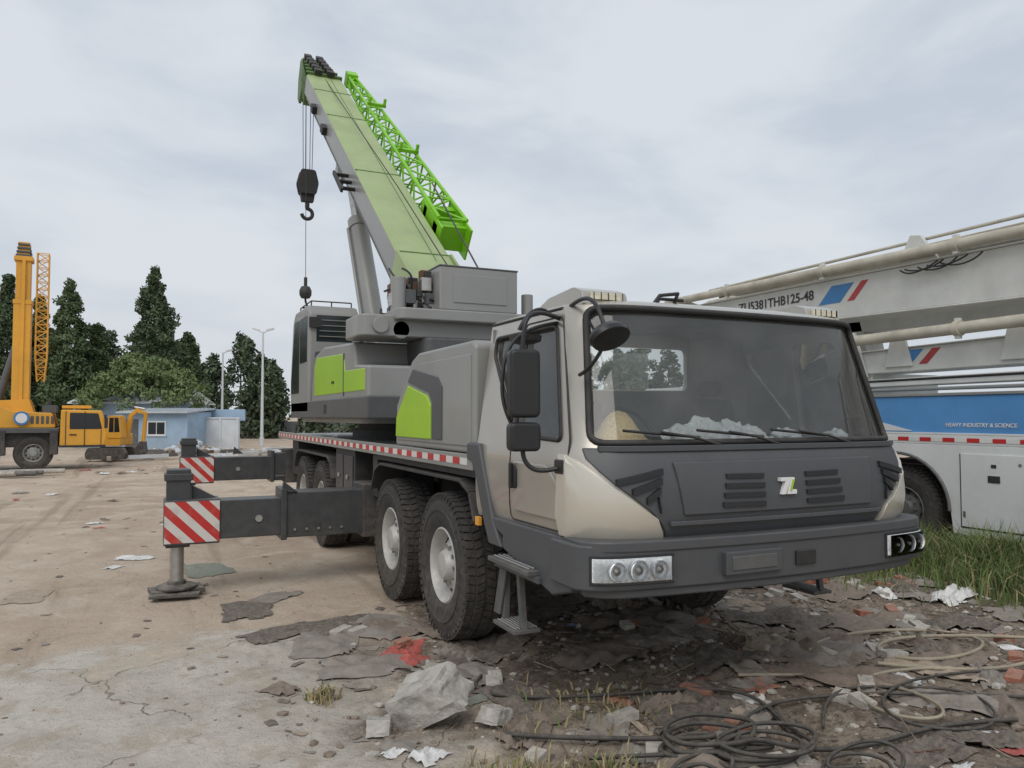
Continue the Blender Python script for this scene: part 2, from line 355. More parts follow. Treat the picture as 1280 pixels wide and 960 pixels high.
# bumper
def bump_y(x,base=-.19):
    t=abs(x)/1.31; return base+.10*t*t+.11*t**18
xs=np.linspace(-1.31,1.31,53)
outer=[(float(x),bump_y(x)) for x in xs]
poly=outer+[(1.31,.30),(1.2,.30),(1.0,.10),(-1.0,.10),(-1.2,.30),(-1.31,.30)]
prism('bumper',poly,'z',.835,1.075,mPl,TC,.015)
prism('bumper_upper_lip',[(x*.985,y-.012) for x,y in outer]+[(1.28,.2),(-1.28,.2)],'z',1.035,1.095,mPl,TC,.012)
prism('bumper_lower_lip',[(x*.95,y+.02) for x,y in outer]+[(1.2,.2),(-1.2,.2)],'z',.79,.838,mPl,TC,.012)
for s,n_ in((-1,'left'),(1,'right')):
    def strip(x0,x1,z0,z1,o0,o1,mat,name,n=10,bev=.003):
        pts=[];
        for i in range(n+1):
            x=x0+(x1-x0)*i/n; pts.append((s*x,bump_y(x)-o1))
        for i in range(n,-1,-1):
            x=x0+(x1-x0)*i/n; pts.append((s*x,bump_y(x)-o0))
        return prism(name,pts,'z',z0,z1,mat,TC,bev)
    strip(.80,1.26,.868,1.022,-.02,.006,mPlD,'headlight_housing_'+n_)
    strip(.82,1.25,.885,1.008,.000,.010,mLamp,'headlight_reflector_'+n_)
    b=MB()
    for x,rr in((.90,.050),(1.02,.056),(1.14,.050)):
        c=Vector((s*x,bump_y(x)-.010,.946)); b.lathe([(0,rr),(.020,rr),(.024,rr*.93),(.010,rr*.8),(.004,rr*.45)],c,'y',-1,mLamp,24); b.lathe([(.004,rr*.5),(.016,rr*.42),(.024,rr*.2),(.026,.001)],c,'y',-1,mSteel,20)
    for k in range(13): x=.83+.032*k; y=bump_y(x); b.box((s*(x-.003),s*(x+.003)),(y-.02,y-.006),(.888,.906),mLamp)
    b.make('headlight_bulbs_'+n_,TC)
    strip(.815,1.255,.880,1.012,.034,.038,mLens,'headlight_lens_'+n_)
box('licence_plate_holder',(-.50,-.10),(-.218,-.17),(.885,1.01),mPl,TC,.006)
box('licence_plate_ridge',(-.46,-.14),(-.224,-.21),(.91,.985),mGreyD,TC,.004)
box('tow_slot',(.02,.17),(-.206,-.17),(.90,.98),mBlk,TC,.004)
for s,n_ in((-1,'left'),(1,'right')):
    prism('cab_sill_'+n_,[(.12,1.085),(.12,.80),(.34,.74),(1.02,.90),(1.02,.98),(1.42,1.085)],'x',s*.9,s*1.275,mPl,TC,.015)
    prism('wheel_arch_front_'+n_,[(1.02,.90),(1.16,1.06),(1.40,1.56),(1.62,1.56),(1.62,1.44),(1.50,1.42),(1.30,1.02),(1.22,.90)],'x',s*1.0,s*1.285,mPl,TC,.015)
    b=MB()
    b.box((s*1.10,s*1.35),(.50,1.08),(.82,.85),mGreyD); b.box((s*1.14,s*1.32),(.74,1.06),(.42,.445),mGreyD)
    for k in range(7):
        b.box((s*(1.12+.032*k),s*(1.132+.032*k)),(.54,1.04),(.85,.862),mGrey)
        b.box((s*(1.15+.023*k),s*(1.16+.023*k)),(.76,1.04),(.445,.454),mGrey)
    b.box((s*1.272,s*1.30),(.46,1.08),(.78,.82),mPl)
    b.obox((s*1.24,.80,.62),(s*.02,0,0),(0,.02,0),(0,.03,.20),mGreyD); b.obox((s*1.24,1.03,.62),(s*.02,0,0),(0,.02,0),(0,-.01,.20),mGreyD)
    b.obox((s*1.27,1.05,.62),(s*.008,0,0),(0,.05,0),(0,-.05,.15),mGreyD)
    b.make('cab_steps_'+n_,TC,.006)
    b=MB(); b.box((s*1.27,s*1.30),(1.36,1.42),(1.0,1.06),mAmb); b.make('side_marker_'+n_,TC,.005)
for s,n_,x0,x1 in((-1,'left',-1.05,-.74),(1,'right',.72,1.02)):
    prism('roof_lamp_pod_'+n_,roundpoly([(.36,2.42),(.38,2.49),(.48,2.525),(.80,2.50),(.98,2.44),(.98,2.41),(.36,2.41)],.02),'x',x0,x1,mBody,TC,.025)
    b=MB(); b.box((x0+.05,x1-.04),(.352,.372),(2.44,2.48),mPod)
    for k in range(5): b.box((x0+.065+.05*k,x0+.069+.05*k),(.346,.36),(2.437,2.483),mBlk)
    b.make('roof_marker_lamp_'+n_,TC,.004)
tube('roof_rail_left',[(-.50,.45,2.44),(-.44,.45,2.51),(-.30,.45,2.53),(-.20,.6,2.53),(-.13,.75,2.45)],.012,mBlk,TC)
tube('roof_rail_rear',[(-.38,.6,2.44),(-.32,.62,2.52),(-.13,.62,2.52)],.012,mBlk,TC)
def mirror_main(s,n_,X):
    b=MB(); b.prism(roundpoly([(-.09,-.19),(.09,-.19),(.09,.19),(-.09,.19)],.04),'y',-.045,.05,mMir)
    o=b.make('mirror_main_'+n_,TC,.025,3); o.location=(s*X,.30,1.93); o.rotation_euler=(0,0,R(8*s))
    b=MB(); b.prism(roundpoly([(-.09,-.08),(.09,-.08),(.09,.08),(-.09,.08)],.035),'y',-.045,.05,mMir)
    o=b.make('mirror_wide_'+n_,TC,.02,3); o.location=(s*X,.30,1.635); o.rotation_euler=(0,0,R(8*s))
    tube('mirror_arm_upper_'+n_,[(s*1.13,.50,2.33),(s*(X-.17),.38,2.35),(s*(X-.05),.32,2.33),(s*X,.31,2.27),(s*X,.31,2.08)],.013,mMir,TC,True)
    tube('mirror_arm_lower_'+n_,[(s*1.26,.22,1.47),(s*(X-.11),.26,1.44),(s*(X-.03),.30,1.45),(s*X,.31,1.52),(s*X,.31,1.56)],.013,mMir,TC,True)
    box('mirror_bracket_'+n_,(s*1.24,s*1.30),(.17,.27),(1.43,1.51),mMir,TC,.01)
mirror_main(-1,'left',1.47)
b=MB(); b.prism(roundpoly([(-.06,-.19),(.06,-.19),(.06,.19),(-.06,.19)],.04),'y',-.045,.05,mMir)
o=b.make('mirror_main_right',TC,.025,3); o.location=(1.29,.52,1.98)
tube('mirror_arm_right',[(1.13,.50,2.33),(1.2,.48,2.34),(1.28,.5,2.3),(1.29,.52,2.1)],.013,mMir,TC,True)
b=MB(); b.lathe([(-.05,.001),(-.048,.05),(-.03,.11),(0,.132),(.025,.127),(.03,.11),(.03,.001)],(0,0,0),'y',-1,mMir,32)
o=b.make('mirror_front_left',TC,0); o.location=(-1.12,-.03,2.18); o.scale=(1.05,1,.75); o.rotation_euler=(R(50),0,R(20))
for nm,pts,r_ in (('mirror_arm_outer_left',[(-1.12,.52,2.31),(-1.3,.45,2.28),(-1.50,.42,2.2),(-1.56,.40,2.0),(-1.56,.40,1.8),(-1.50,.36,1.68)],.011),
    ('mirror_arm_front_left',[(-1.10,.42,2.40),(-1.13,.22,2.43),(-1.14,.08,2.39),(-1.14,.02,2.30),(-1.13,-.01,2.2)],.012),
    ('mirror_arm_front_b_left',[(-1.17,.20,1.98),(-1.18,.08,2.0),(-1.16,.02,2.06),(-1.12,.0,2.16)],.011),
    ('mirror_arm_loop_left',[(-1.14,.6,2.36),(-1.26,.5,2.42),(-1.36,.48,2.36),(-1.4,.5,2.25)],.012)):
    tube(nm,pts,r_,mMir,TC,True)
b=MB(); b.lathe([(-.04,.001),(-.036,.05),(-.02,.085),(.02,.09),(.03,.001)],(0,0,0),'z',1,mMir,24)
o=b.make('mirror_kerb_left',TC,0); o.location=(-1.36,.5,2.2); o.scale=(1,1.3,.8)
# interior
b=MB(); b.prism([(.20,1.2),(.16,1.50),(.30,1.575),(.52,1.56),(.56,1.2)],'x',-1.13,1.13,mDash); b.box((-1.1,1.1),(.2,1.4),(1.14,1.2),mInt); b.make('dashboard',TC,.02)
b=MB(); b.box((-1.15,-.56),(1.43,1.45),(1.2,2.36),mInt); b.box((.56,1.15),(1.43,1.45),(1.2,2.36),mInt); b.box((-.56,.56),(1.43,1.45),(1.2,1.94),mInt); b.box((-1.06,1.06),(.42,1.42),(2.375,2.39),mInt); b.make('interior_lining',TC)
for n_,x in(('driver',-.6),('passenger',.6)):
    b=MB(); b.box((x-.24,x+.24),(.78,1.22),(1.2,1.48),mSeat); b.make('seat_cushion_'+n_,TC,.06)
    b=MB(); b.prism(roundpoly([(x-.23,1.45),(x+.23,1.45),(x+.19,1.88),(x-.19,1.88)],.08),'y',1.17,1.3,mSeat); b.box((x-.11,x+.11),(1.19,1.28),(1.9,2.02),mSeat); b.make('seat_back_'+n_,TC,.05)
b=MB(); N=28
for i in range(N):
    a=2*math.pi*i/N; c2=2*math.pi*(i+1)/N
    p=Vector((-.55,.66,1.62)); u=Vector((1,0,0)); v=Vector((0,.45,.85)).normalized()
    b.cyl(p+(u*math.cos(a)+v*math.sin(a))*.20,p+(u*math.cos(c2)+v*math.sin(c2))*.20,.014,mBlk,n=8)
b.cyl((-.55,.66,1.62),(-.55,.5,1.48),.03,mBlk); b.obox((-.55,.66,1.62),(.19,0,0),(0,.01,.0),(0,.02,.02),mBlk); b.make('steering_wheel',TC)
b=MB(); b.lathe([(-.005,.170),(.004,.167),(.035,.137),(.07,.110),(.115,.082),(.155,.045),(.168,.001)],(-.86,.29,1.615),'z',1,mStraw,36); b.make('straw_hat',TC)
for k,(x,y,sx,sz) in enumerate(((-.47,.19,.13,.09),(-.31,.18,.15,.12),(-.12,.18,.14,.11),(.05,.19,.11,.08),(.32,.18,.13,.07),(.9,.3,.08,.06))):
    me=bpy.data.meshes.new('bag'); bm=bmesh.new(); bmesh.ops.create_icosphere(bm,subdivisions=4,radius=1)
    for v in bm.verts: v.co*=1+.45*noise.noise(v.co*2.6+Vector((k*3,0,0)))+.12*noise.noise(v.co*7)
    bm.to_mesh(me); bm.free(); me.materials.append(mBag); o=bpy.data.objects.new('dash_bag_%d'%k,me); COL.objects.link(o); o.parent=TC; o.location=(x,y,1.60); o.scale=(sx,.06,sz)

# ---- deck & chassis
b=MB()
for s in(-1,1): b.box((s*.36,s*.46),(.3,10.7),(.72,1.1),mChas)
for y in(.6,1.6,2.9,4.2,5.6,7.6,9.2,10.5): b.box((-.40,.40),(y,y+.12),(.78,1.04),mChas)
b.box((-.7,.7),(.35,1.3),(.72,1.1),mChas)
for y in(2.25,3.7,7.05,8.4): b.cyl((-1.0,y,.575),(1.0,y,.575),.09,mChas); b.lathe([(-.2,.05),(-.16,.2),(0,.25),(.16,.2),(.2,.05)],(0,y,.575),'x',1,mChas,20)
b.make('chassis_frame',TC,.006)
b=MB(); b.box((-1.24,1.24),(1.56,10.75),(1.37,1.44),mGrey)
for s in(-1,1): b.box((s*1.235,s*1.262),(1.56,10.78),(1.36,1.475),mGrey)
b.make('deck',TC,.006)
bR=MB();bW=MB()
y=1.66;k=0
while y<10.7:
    for s in(-1,1): (bR if k%2 else bW).box((s*1.262,s*1.2655),(y,min(y+.14,10.75)),(1.395,1.445),mRedT if k%2 else mWhT)
    y+=.145;k+=1
bR.make('reflective_tape_red',TC); bW.make('reflective_tape_white',TC)
for s,n_ in((-1,'left'),(1,'right')):
    b=MB()
    def arch(y0,z0,y1,z1): 
        v=Vector((0,y1-y0,z1-z0)); nrm=Vector((0,-(z1-z0),y1-y0)).normalized()*.012
        b.obox((s*1.09,(y0+y1)/2,(z0+z1)/2),(.165,0,0),v/2,nrm,mChas)
    pts=[(1.56,1.0),(1.66,1.2),(1.85,1.27),(4.05,1.27),(4.25,1.2),(4.38,1.0)]
    for a,c in zip(pts[:-1],pts[1:]): arch(*a,*c)
    pts=[(6.35,.95),(6.45,1.15),(6.65,1.22),(8.8,1.22),(9.0,1.15),(9.1,.95)]
    for a,c in zip(pts[:-1],pts[1:]): arch(*a,*c)
    b.box((s*.9,s*1.2),(1.6,4.35),(1.30,1.37),mChas)
    b.make('fenders_'+n_,TC,.004)
    b=MB(); b.box((s*.55,s*1.2),(5.3,6.3),(.75,1.36),mChas); b.box((s*1.2,s*1.215),(5.36,5.8),(.82,1.28),mOut); b.box((s*1.2,s*1.215),(5.86,6.24),(.82,1.28),mOut)
    b.box((s*1.215,s*1.235),(5.55,5.62),(1.0,1.05),mSteel); b.box((s*1.215,s*1.235),(6.0,6.07),(1.0,1.05),mSteel)
    b.box((s*.6,s*1.18),(9.2,9.75),(.8,1.36),mChas); b.box((s*.55,s*1.18),(4.4,4.58),(.9,1.34),mChas)
    b.make('side_boxes_'+n_,TC,.012)
    for i,y in enumerate((2.25,3.70)): wheel('wheel_axle%d_%s'%(i+1,n_),TC,s*1.10,y,s)
    for i,y in enumerate((7.05,8.40)): wheel('wheel_axle%d_%s'%(i+3,n_),TC,s*1.10,y,s,dual=True)
    for yy,out,nm,zo in((4.82,3.08,'front',-.035),(10.05,2.78,'rear',.13)):
        b=MB()
        b.box((s*.3,s*1.28),(yy-.24,yy+.24),(.50+zo,1.06+zo),mChas)
        b.box((s*1.2,s*(2.1 if nm=='front' else 1.5)),(yy-.19,yy+.19),(.54+zo,1.0+zo),mOut)
        b.box((s*2.06,s*2.12) if nm=='front' else (s*1.46,s*1.52),(yy-.215,yy+.215),(.52+zo,1.04+zo),mOut)
        b.box((s*1.3,s*(out-.05)),(yy-.155,yy+.155),(.565+zo,.945+zo),mOut)
        b.box((s*(out-.38),s*(out+.13)),(yy-.17,yy+.17),(.53+zo,.965+zo),mOut)
        b.box((s*(out-.11),s*(out+.11)),(yy-.12,yy+.12),(.5+zo,1.26+zo),mOut)
        b.box((s*(out-.13),s*(out+.13)),(yy-.14,yy+.14),(1.15+zo,1.22+zo),mOut)
        b.prism([(s*(out-.42),.93+zo),(s*(out-.12),.93+zo),(s*(out-.12),1.1+zo)],'y',yy-.02,yy+.02,mOut)
        b.prism([(s*1.95,1.0+zo),(s*2.1,1.12+zo),(s*2.12,1.0+zo)],'y',yy-.21,yy-.17,mOut)
        b.make('outrigger_beam_%s_%s'%(nm,n_),TC,.01)
        b=MB(); b.box((s*(out-.375),s*(out+.125)),(yy-.176,yy-.171),(.55+zo,.95+zo),mStripe); b.box((s*(out-.375),s*(out+.125)),(yy+.171,yy+.176),(.55+zo,.95+zo),mStripe); b.make('outrigger_stripes_%s_%s'%(nm,n_),TC)
        b=MB(); b.cyl((s*out,yy,.10),(s*out,yy,.56+zo),.062,mSteel,n=24); b.cyl((s*out,yy,.08),(s*out,yy,.13),.085,mChas)
        b.lathe([(.03,.001),(.03,.19),(.05,.19),(.065,.15),(.07,.001)],(s*out,yy,.03),'z',1,mChas,28)
        b.obox((s*out,yy+.02,.035),(.24,.02,0),(-.02,.14,0),(0,0,.022),mChas); b.obox((s*out-.02,yy-.19,.025),(.22,-.03,0),(.01,.06,0),(0,0,.015),mChas)
        b.make('outrigger_jack_%s_%s'%(nm,n_),TC,.004)
        b=MB()
        for q in range(5): xx=s*(1.5+.12*q if nm=='front' else 1.3+.03*q); b.cyl((xx,yy-.205,.62+zo),(xx,yy-.185,.62+zo),.014,mSteel,n=6)
        b.cyl((s*(out-.75),yy-.17,.75+zo),(s*(out-.75),yy-.15,.75+zo),.035,mSteel); b.make('outrigger_bolts_%s_%s'%(nm,n_),TC)

# ---- deck cover behind the cab with green flash
prof=[(1.56,1.475),(1.56,2.26),(1.62,2.30),(2.85,2.30),(3.05,2.24),(3.50,1.86),(3.52,1.475)]
prism('deck_cover',prof,'x',-1.245,-.62,mGrey,TC,.03)
prism('deck_cover_side_panel',[(1.62,1.53),(1.62,2.2),(2.8,2.2),(3.40,1.78),(3.42,1.53)],'x',-1.256,-1.2,mGrey,TC,.008)
prism('deck_cover_dark_band',[(2.20,1.56),(2.20,1.98),(2.30,2.06),(2.95,2.16),(3.10,2.05),(2.52,1.94),(2.44,1.86),(2.44,1.56)],'x',-1.266,-1.2,mPl,TC,.006)
prism('deck_cover_green_panel',[(2.47,1.56),(2.47,1.84),(2.56,1.92),(3.08,2.02),(3.42,1.74),(3.44,1.56)],'x',-1.270,-1.2,mGreen,TC,.008)
b=MB(); b.box((-.55,1.24),(1.75,3.0),(1.475,1.9),mGreyD); b.cyl((.9,1.8,1.9),(.9,1.8,2.35),.09,mGrey); b.make('engine_cover',TC,.03)

# ---- superstructure
b=MB(); b.lathe([(0,.001),(0,.78),(.12,.78),(.12,.70),(.24,.70),(.24,.001)],(0,7.1,1.44),'z',1,mChas,48); b.make('slewing_ring',TC)
prism('turntable_plate',roundpoly([(-1.15,5.2),(1.15,5.2),(1.15,9.2),(-1.15,9.2)],.2),'z',1.66,1.74,mGrey,TC,.01)
for s,n_ in((-1,'left'),(1,'right')):
    prism('frame_plate_'+n_,[(4.75,2.65),(4.75,2.98),(5.9,3.05),(6.5,2.75),(8.3,2.05),(8.3,1.74),(6.2,1.74),(5.7,2.25)],'x',s*.48,s*.40,mGrey,TC,.01)
hp=[(4.55,1.9),(4.55,2.30),(5.15,2.34),(5.2,2.60),(6.9,2.68),(7.5,2.6),(7.72,2.2),(7.72,1.74),(5.0,1.74)]
prism('operator_side_housing',hp,'x',-1.25,-.5,mGrey,TC,.035)
prism('housing_green_panel',[(4.68,2.03),(4.68,2.27),(5.62,2.29),(5.68,2.50),(7.35,2.56),(7.5,2.45),(7.5,2.03)],'x',-1.258,-1.2,mGreen,TC,.01)
prism('housing_base',[(4.5,1.72),(4.5,1.97),(9.4,1.97),(9.4,1.72)],'x',-1.27,-.5,mGreyD,TC,.02)
b=MB(); b.box((-1.264,-1.25),(5.66,5.68),(1.99,2.5),mGreyD); b.box((-1.268,-1.25),(6.2,6.32),(2.16,2.19),mBlk); b.box((-1.275,-1.26),(6.6,6.75),(1.78,1.9),mBlk); b.make('housing_details',TC)
prism('far_side_housing',hp,'x',.5,1.25,mGrey,TC,.035)
prism('operator_cab_body',roundpoly([(7.9,1.78),(7.9,3.28),(8.05,3.40),(9.1,3.40),(9.28,3.26),(9.5,2.3),(9.45,1.78)],.06),'x',-1.27,-.52,mGrey,TC,.04)
b=MB(); b.prism(roundpoly([(8.02,2.55),(8.02,3.24),(8.6,3.24),(8.6,2.55)],.05),'x',-1.278,-1.2,mDWin)
b.prism(roundpoly([(8.68,2.1),(8.68,3.24),(9.08,3.24),(9.38,2.3),(9.38,2.1)],.05),'x',-1.278,-1.2,mDWin)
b.box((-1.16,-.63),(7.893,7.95),(2.85,3.24),mDWin); b.prism(roundpoly([(-1.18,2.1),(-.6,2.1),(-.6,2.7),(-1.18,2.7)],.04),'y',7.888,7.95,mGreyD); b.make('operator_cab_windows',TC,.004)
b=MB()
for x in(-1.2,-.9,-.6): b.cyl((x,8.1,3.38),(x,8.1,3.47),.010,mBlk,n=8); b.cyl((x,9.0,3.38),(x,9.0,3.47),.010,mBlk,n=8)
b.cyl((-1.2,8.1,3.47),(-.6,8.1,3.47),.010,mBlk,n=8); b.cyl((-1.2,8.1,3.47),(-1.2,9.0,3.47),.010,mBlk,n=8)
b.box((-1.27,-1.1),(7.84,7.9),(3.05,3.2),mBlk)
for k in range(4): b.box((-1.12,-.68),(7.87,7.89),(2.92+.08*k,2.93+.08*k),mGrey)
b.make('operator_cab_guards',TC)
prism('counterweight_plate',roundpoly([(-1.33,4.62),(1.33,4.62),(1.33,5.35),(-1.33,5.35)],.12),'z',2.62,2.86,mGrey,TC,.02)
prism('counterweight_upper_slab',roundpoly([(-.95,4.45),(.95,4.45),(.95,5.1),(-.95,5.1)],.12),'z',2.80,2.93,mGrey,TC,.02)
prism('counterweight_block',roundpoly([(-.62,4.5),(1.2,4.5),(1.2,5.3),(-.62,5.3)],.1),'z',2.15,2.62,mGreyD,TC,.03)
b=MB(); b.cyl((-.86,4.75,2.86),(-.86,4.75,3.30),.085,mGrey); b.cyl((-.86,4.75,2.70),(-.86,4.62,2.70),.10,mGrey); b.cyl((-1.1,4.62,2.74),(-1.1,4.58,2.74),.09,mGrey)
b.cyl((.72,4.7,2.86),(.72,4.7,3.2),.07,mGrey); b.make('counterweight_cylinders',TC,.008)
b=MB(); b.box((-.46,.50),(4.50,5.05),(2.93,3.43),mGrey); b.make('winch_box',TC,.02)
b=MB(); b.box((-.465,.505),(4.495,5.055),(3.42,3.44),mGreyD); b.box((-.30,.36),(4.490,4.51),(3.02,3.34),mGrey); b.make('winch_box_lid',TC,.006)
b=MB(); b.cyl((-.44,5.45,3.12),(.44,5.45,3.12),.24,mChas,n=32)
for x in(-.5,.5): b.cyl((x-.02,5.45,3.12),(x+.02,5.45,3.12),.34,mGrey,n=32)
for k in range(18): b.lathe([(-.018,.242),(0,.262),(.018,.242)],(-.40+k*.047,5.45,3.12),'x',1,mSteel,28)
b.make('hoist_winch',TC)
rnd=random.Random(5)
b=MB()
for k in range(44):
    x=-.90+rnd.random()*.42; y=4.7+rnd.random()*.35; z=2.93+rnd.random()*.42; q=.02+rnd.random()*.04
    b.obox((x,y,z),(q,0,0),(0,q,0),(0,0,q*1.3),rnd.choice([mChas,mGreyD,mRust,mSteel]))
b.make('valve_block',TC,.005)
for k in range(18):
    x=-.85+rnd.random()*.4; p=[(x,4.65+rnd.random()*.2,2.9+rnd.random()*.2)]
    for j in range(4): p.append((p[-1][0]+rnd.uniform(-.15,.2),p[-1][1]+rnd.uniform(-.1,.2),min(3.55,max(2.9,p[-1][2]+rnd.uniform(-.12,.22)))))
    tube('hydraulic_hose_%d'%k,p,.012,mBlk,TC,True)

# ---- boom frame
E=R(37.2); BY,BZ=5.65,3.0
def TB(x,s,h): return (x,BY+s*math.cos(E)-h*math.sin(E),BZ+s*math.sin(E)+h*math.cos(E))
def sect(name,s0,s1,hw,ht,hb,mt,ms):
    b=MB()
    pr=[(-hw,ht-.03),(-hw+.03,ht),(hw-.03,ht),(hw,ht-.03),(hw,hb+.22),(hw*.8,hb+.09),(hw*.45,hb),(-hw*.45,hb),(-hw*.8,hb+.09),(-hw,hb+.22)]
    n=len(pr); vs=[(x,s,h) for s in(s0,s1) for x,h in pr]
    mid=(ht+hb)/2+.02
    for i in range(n):
        f=(i,(i+1)%n,n+(i+1)%n,n+i)
        b.add([vs[k] for k in f],[(0,1,2,3)],mt if (pr[i][1]>mid and pr[(i+1)%n][1]>mid) else ms)
    b.add(vs,[tuple(range(n))[::-1],tuple(range(n,2*n))],ms)
    return b.make(name,TC,0,T=TB)
sect('boom_base_section',.0,10.0,.385,.30,-.33,mPale,mGrey)
hw=.34
for k in range(4):
    s0=9.9+.38*k
    sect('boom_stage_%d'%(k+2),s0,s0+.45,hw-.034*k,.275-.025*k,-.29+.03*k,mPale,mBoomD)
b=MB()
for k in range(5):
    s0=9.95+.38*k; q=.39-.036*k
    b.box((-q,q),(s0,s0+.07),(.24-.025*k,.36-.02*k),mBoomD); b.box((-q,-q+.05),(s0,s0+.07),(-.34+.03*k,.34-.02*k),mBoomD); b.box((q-.05,q),(s0,s0+.07),(-.34+.03*k,.34-.02*k),mBoomD); b.box((-q,q),(s0,s0+.07),(-.38+.03*k,-.32+.03*k),mBoomD)
    for x in(-.22,.05): b.box((x,x+.16),(s0-.05,s0+.16),(.34-.02*k,.44-.02*k),mBlk)
b.make('boom_collars',TC,.006,T=TB)
b=MB()
for s_ in(1.2,4.2,7.1,8.8): b.box((-.39,.39),(s_,s_+.025),(.296,.310),mBoomD)
b.box((.12,.132),(1,9.9),(.298,.306),mBoomD)
for s_ in(4.0,4.3,4.6): b.box((-.62,-.3),(s_,s_+.04),(.0,.06),mBlk)
b.box((-.64,-.60),(3.9,4.7),(.0,.07),mBlk)
for s_ in(8.2,6.9): b.box((-.48,-.37),(s_,s_+.25),(-.05,.1),mBlk)
b.box((-.40,-.38),(.4,9.6),(-.13,-.11),mGreyD)
b.make('boom_fittings',TC,.004,T=TB)
b=MB()
for x0,x1 in((-.24,-.18),(.18,.24)): 
    pp=[(11.3,.18),(11.75,.22),(11.95,.10),(11.95,-.35),(11.75,-.75),(11.5,-.78),(11.3,-.3)]; b.prism(pp,'x',x0,x1,mBoomD)
for x in(-.12,-.04,.04,.12):
    b.cyl((x-.025,11.7,.02),(x+.025,11.7,.02),.2,mBlk,n=28); b.cyl((x-.025,11.66,-.6),(x+.025,11.66,-.6),.18,mBlk,n=28)
b.make('boom_head',TC,.004,T=TB)
b=MB()
for x0,x1 in((-.40,-.37),(.37,.40)): b.prism([(-.35,-.25),(-.35,.2),(0,.36),(1.2,.34),(1.2,-.42),(.2,-.45)],'x',x0,x1,mPale)
b.cyl((-.55,0,0),(.55,0,0),.09,mSteel); b.make('boom_foot',TC,.005,T=TB)
p0=Vector((-.05,8.05,2.0)); p1=Vector(TB(-.05,5.9,-.40)); d=(p1-p0)
b=MB(); b.cyl(p0,p0+d*.74,.165,mGrey,n=28); b.cyl(p0+d*.72,p0+d*.76,.185,mGrey,n=28); b.cyl(p0+d*.76,p1,.10,mSteel,n=24); b.cyl(p1-Vector((.25,0,0)),p1+Vector((.25,0,0)),.09,mGrey)
b.cyl(p0-Vector((.4,0,0)),p0+Vector((.4,0,0)),.14,mGrey); q=Vector((-.2,.0,0)); b.cyl(p0+q+d*.1,p0+q+d*.72,.03,mGrey,n=10); b.make('luffing_cylinder',TC,.004)
b=MB(); b.box((-.28,-.22),(5.6,6.2),(-.56,-.26),mGrey); b.box((.22,.28),(5.6,6.2),(-.56,-.26),mGrey); b.make('luffing_bracket',TC,.01,T=TB)
b=MB(); s0,s1=2.2,10.5
def ch(s):
    t=(s-s0)/(s1-s0); c=.32*(1-t)**.8+.17; xc=.69+.03*t; return (xc-c/2*.9,xc+c/2*.9,.20-c/2,.20+c/2)
prev=None; N=20
for i in range(N+1):
    s=s0+(s1-s0)*i/N; a,c,l,h=ch(s); P=[(a,s,l),(c,s,l),(c,s,h),(a,s,h)]
    if prev:
        for k in range(4):
            b.cyl(prev[k],P[k],.030,mLat,n=8)
            j=(k+1)%4
            if i%2: b.cyl(prev[k],P[j],.018,mLat,n=6)
            else: b.cyl(prev[j],P[k],.018,mLat,n=6)
    if i%2==0:
        for k in range(4): b.cyl(P[k],P[(k+1)%4],.018,mLat,n=6)
    prev=P
b.box((.43,.46),(1.9,3.0),(-.06,.42),mLat); b.box((.89,.92),(1.9,3.0),(-.06,.42),mLat); b.box((.43,.92),(2.1,2.3),(-.02,.36),mLat); b.box((.43,.92),(2.7,2.85),(-.02,.38),mLat)
for s in(3.0,5.5,8.5): b.box((.36,.55),(s,s+.12),(-.1,.05),mLat)
b.box((.60,.84),(10.4,10.7),(.04,.36),mLat); b.cyl((.62,10.65,.2),(.82,10.65,.2),.13,mLat)
for s in(5.1,7.8): b.box((.52,.9),(s,s+.08),(.42,.48),mLat); b.cyl((.56,s,.48),(.56,s,.60),.03,mLat); b.cyl((.86,s,.48),(.86,s,.60),.03,mLat)
b.make('lattice_jib',TC,0,T=TB)
tube('hoist_rope_upper',[(.1,5.3,3.35),TB(.0,3,.55),TB(0,11.7,.22)],.009,mChas,TC)
tube('hoist_rope_jib',[(.4,5.2,3.4),TB(.75,3.6,.45)],.012,mChas,TC)
top=Vector(TB(0,11.66,-.6)); hy=top.y+.03
b=MB()
for dx,dy in((-.14,-.05),(-.05,.05),(.05,-.05),(.14,.05)): b.cyl((dx,hy+dy,top.z),(dx*.8,hy+dy,7.6),.008,mChas,n=6)
b.make('hook_ropes',TC)
b=MB(); bp_=roundpoly([(-.19,7.12),(.19,7.12),(.25,7.4),(.17,7.72),(-.17,7.72),(-.25,7.4)],.06)
b.prism(bp_,'y',hy-.15,hy-.09,mBlk); b.prism(bp_,'y',hy+.09,hy+.15,mBlk)
for dy in(-.05,.05): b.cyl((0,hy+dy-.03,7.42),(0,hy+dy+.03,7.42),.21,mChas,n=28)
b.prism([(-.14,6.95),(.14,6.95),(.18,7.2),(-.18,7.2)],'y',hy-.08,hy+.08,mBlk); b.cyl((0,hy,6.82),(0,hy,7.0),.055,mBlk); b.make('hook_block',TC,.01)
pts=[]
for k in range(12):
    a=R(100-k*25); pts.append((.13*math.cos(a),hy,6.68+.13*math.sin(a)-.02))
tube('hook',[(0,hy,6.85)]+pts,.045,mBlk,TC,True)
ax_=-.12; ay=top.y-.55
b=MB(); b.cyl((ax_-.02,ay+.1,top.z+.2),(ax_,ay,4.95),.007,mChas,n=6); b.cyl((ax_,ay,4.55),(ax_,ay,5.0),.04,mChas); b.lathe([(-.14,.03),(-.13,.10),(-.05,.14),(.05,.14),(.14,.1),(.16,.03)],(ax_,ay,4.64),'z',1,mChas,20); b.make('auxiliary_hook_ball',TC)
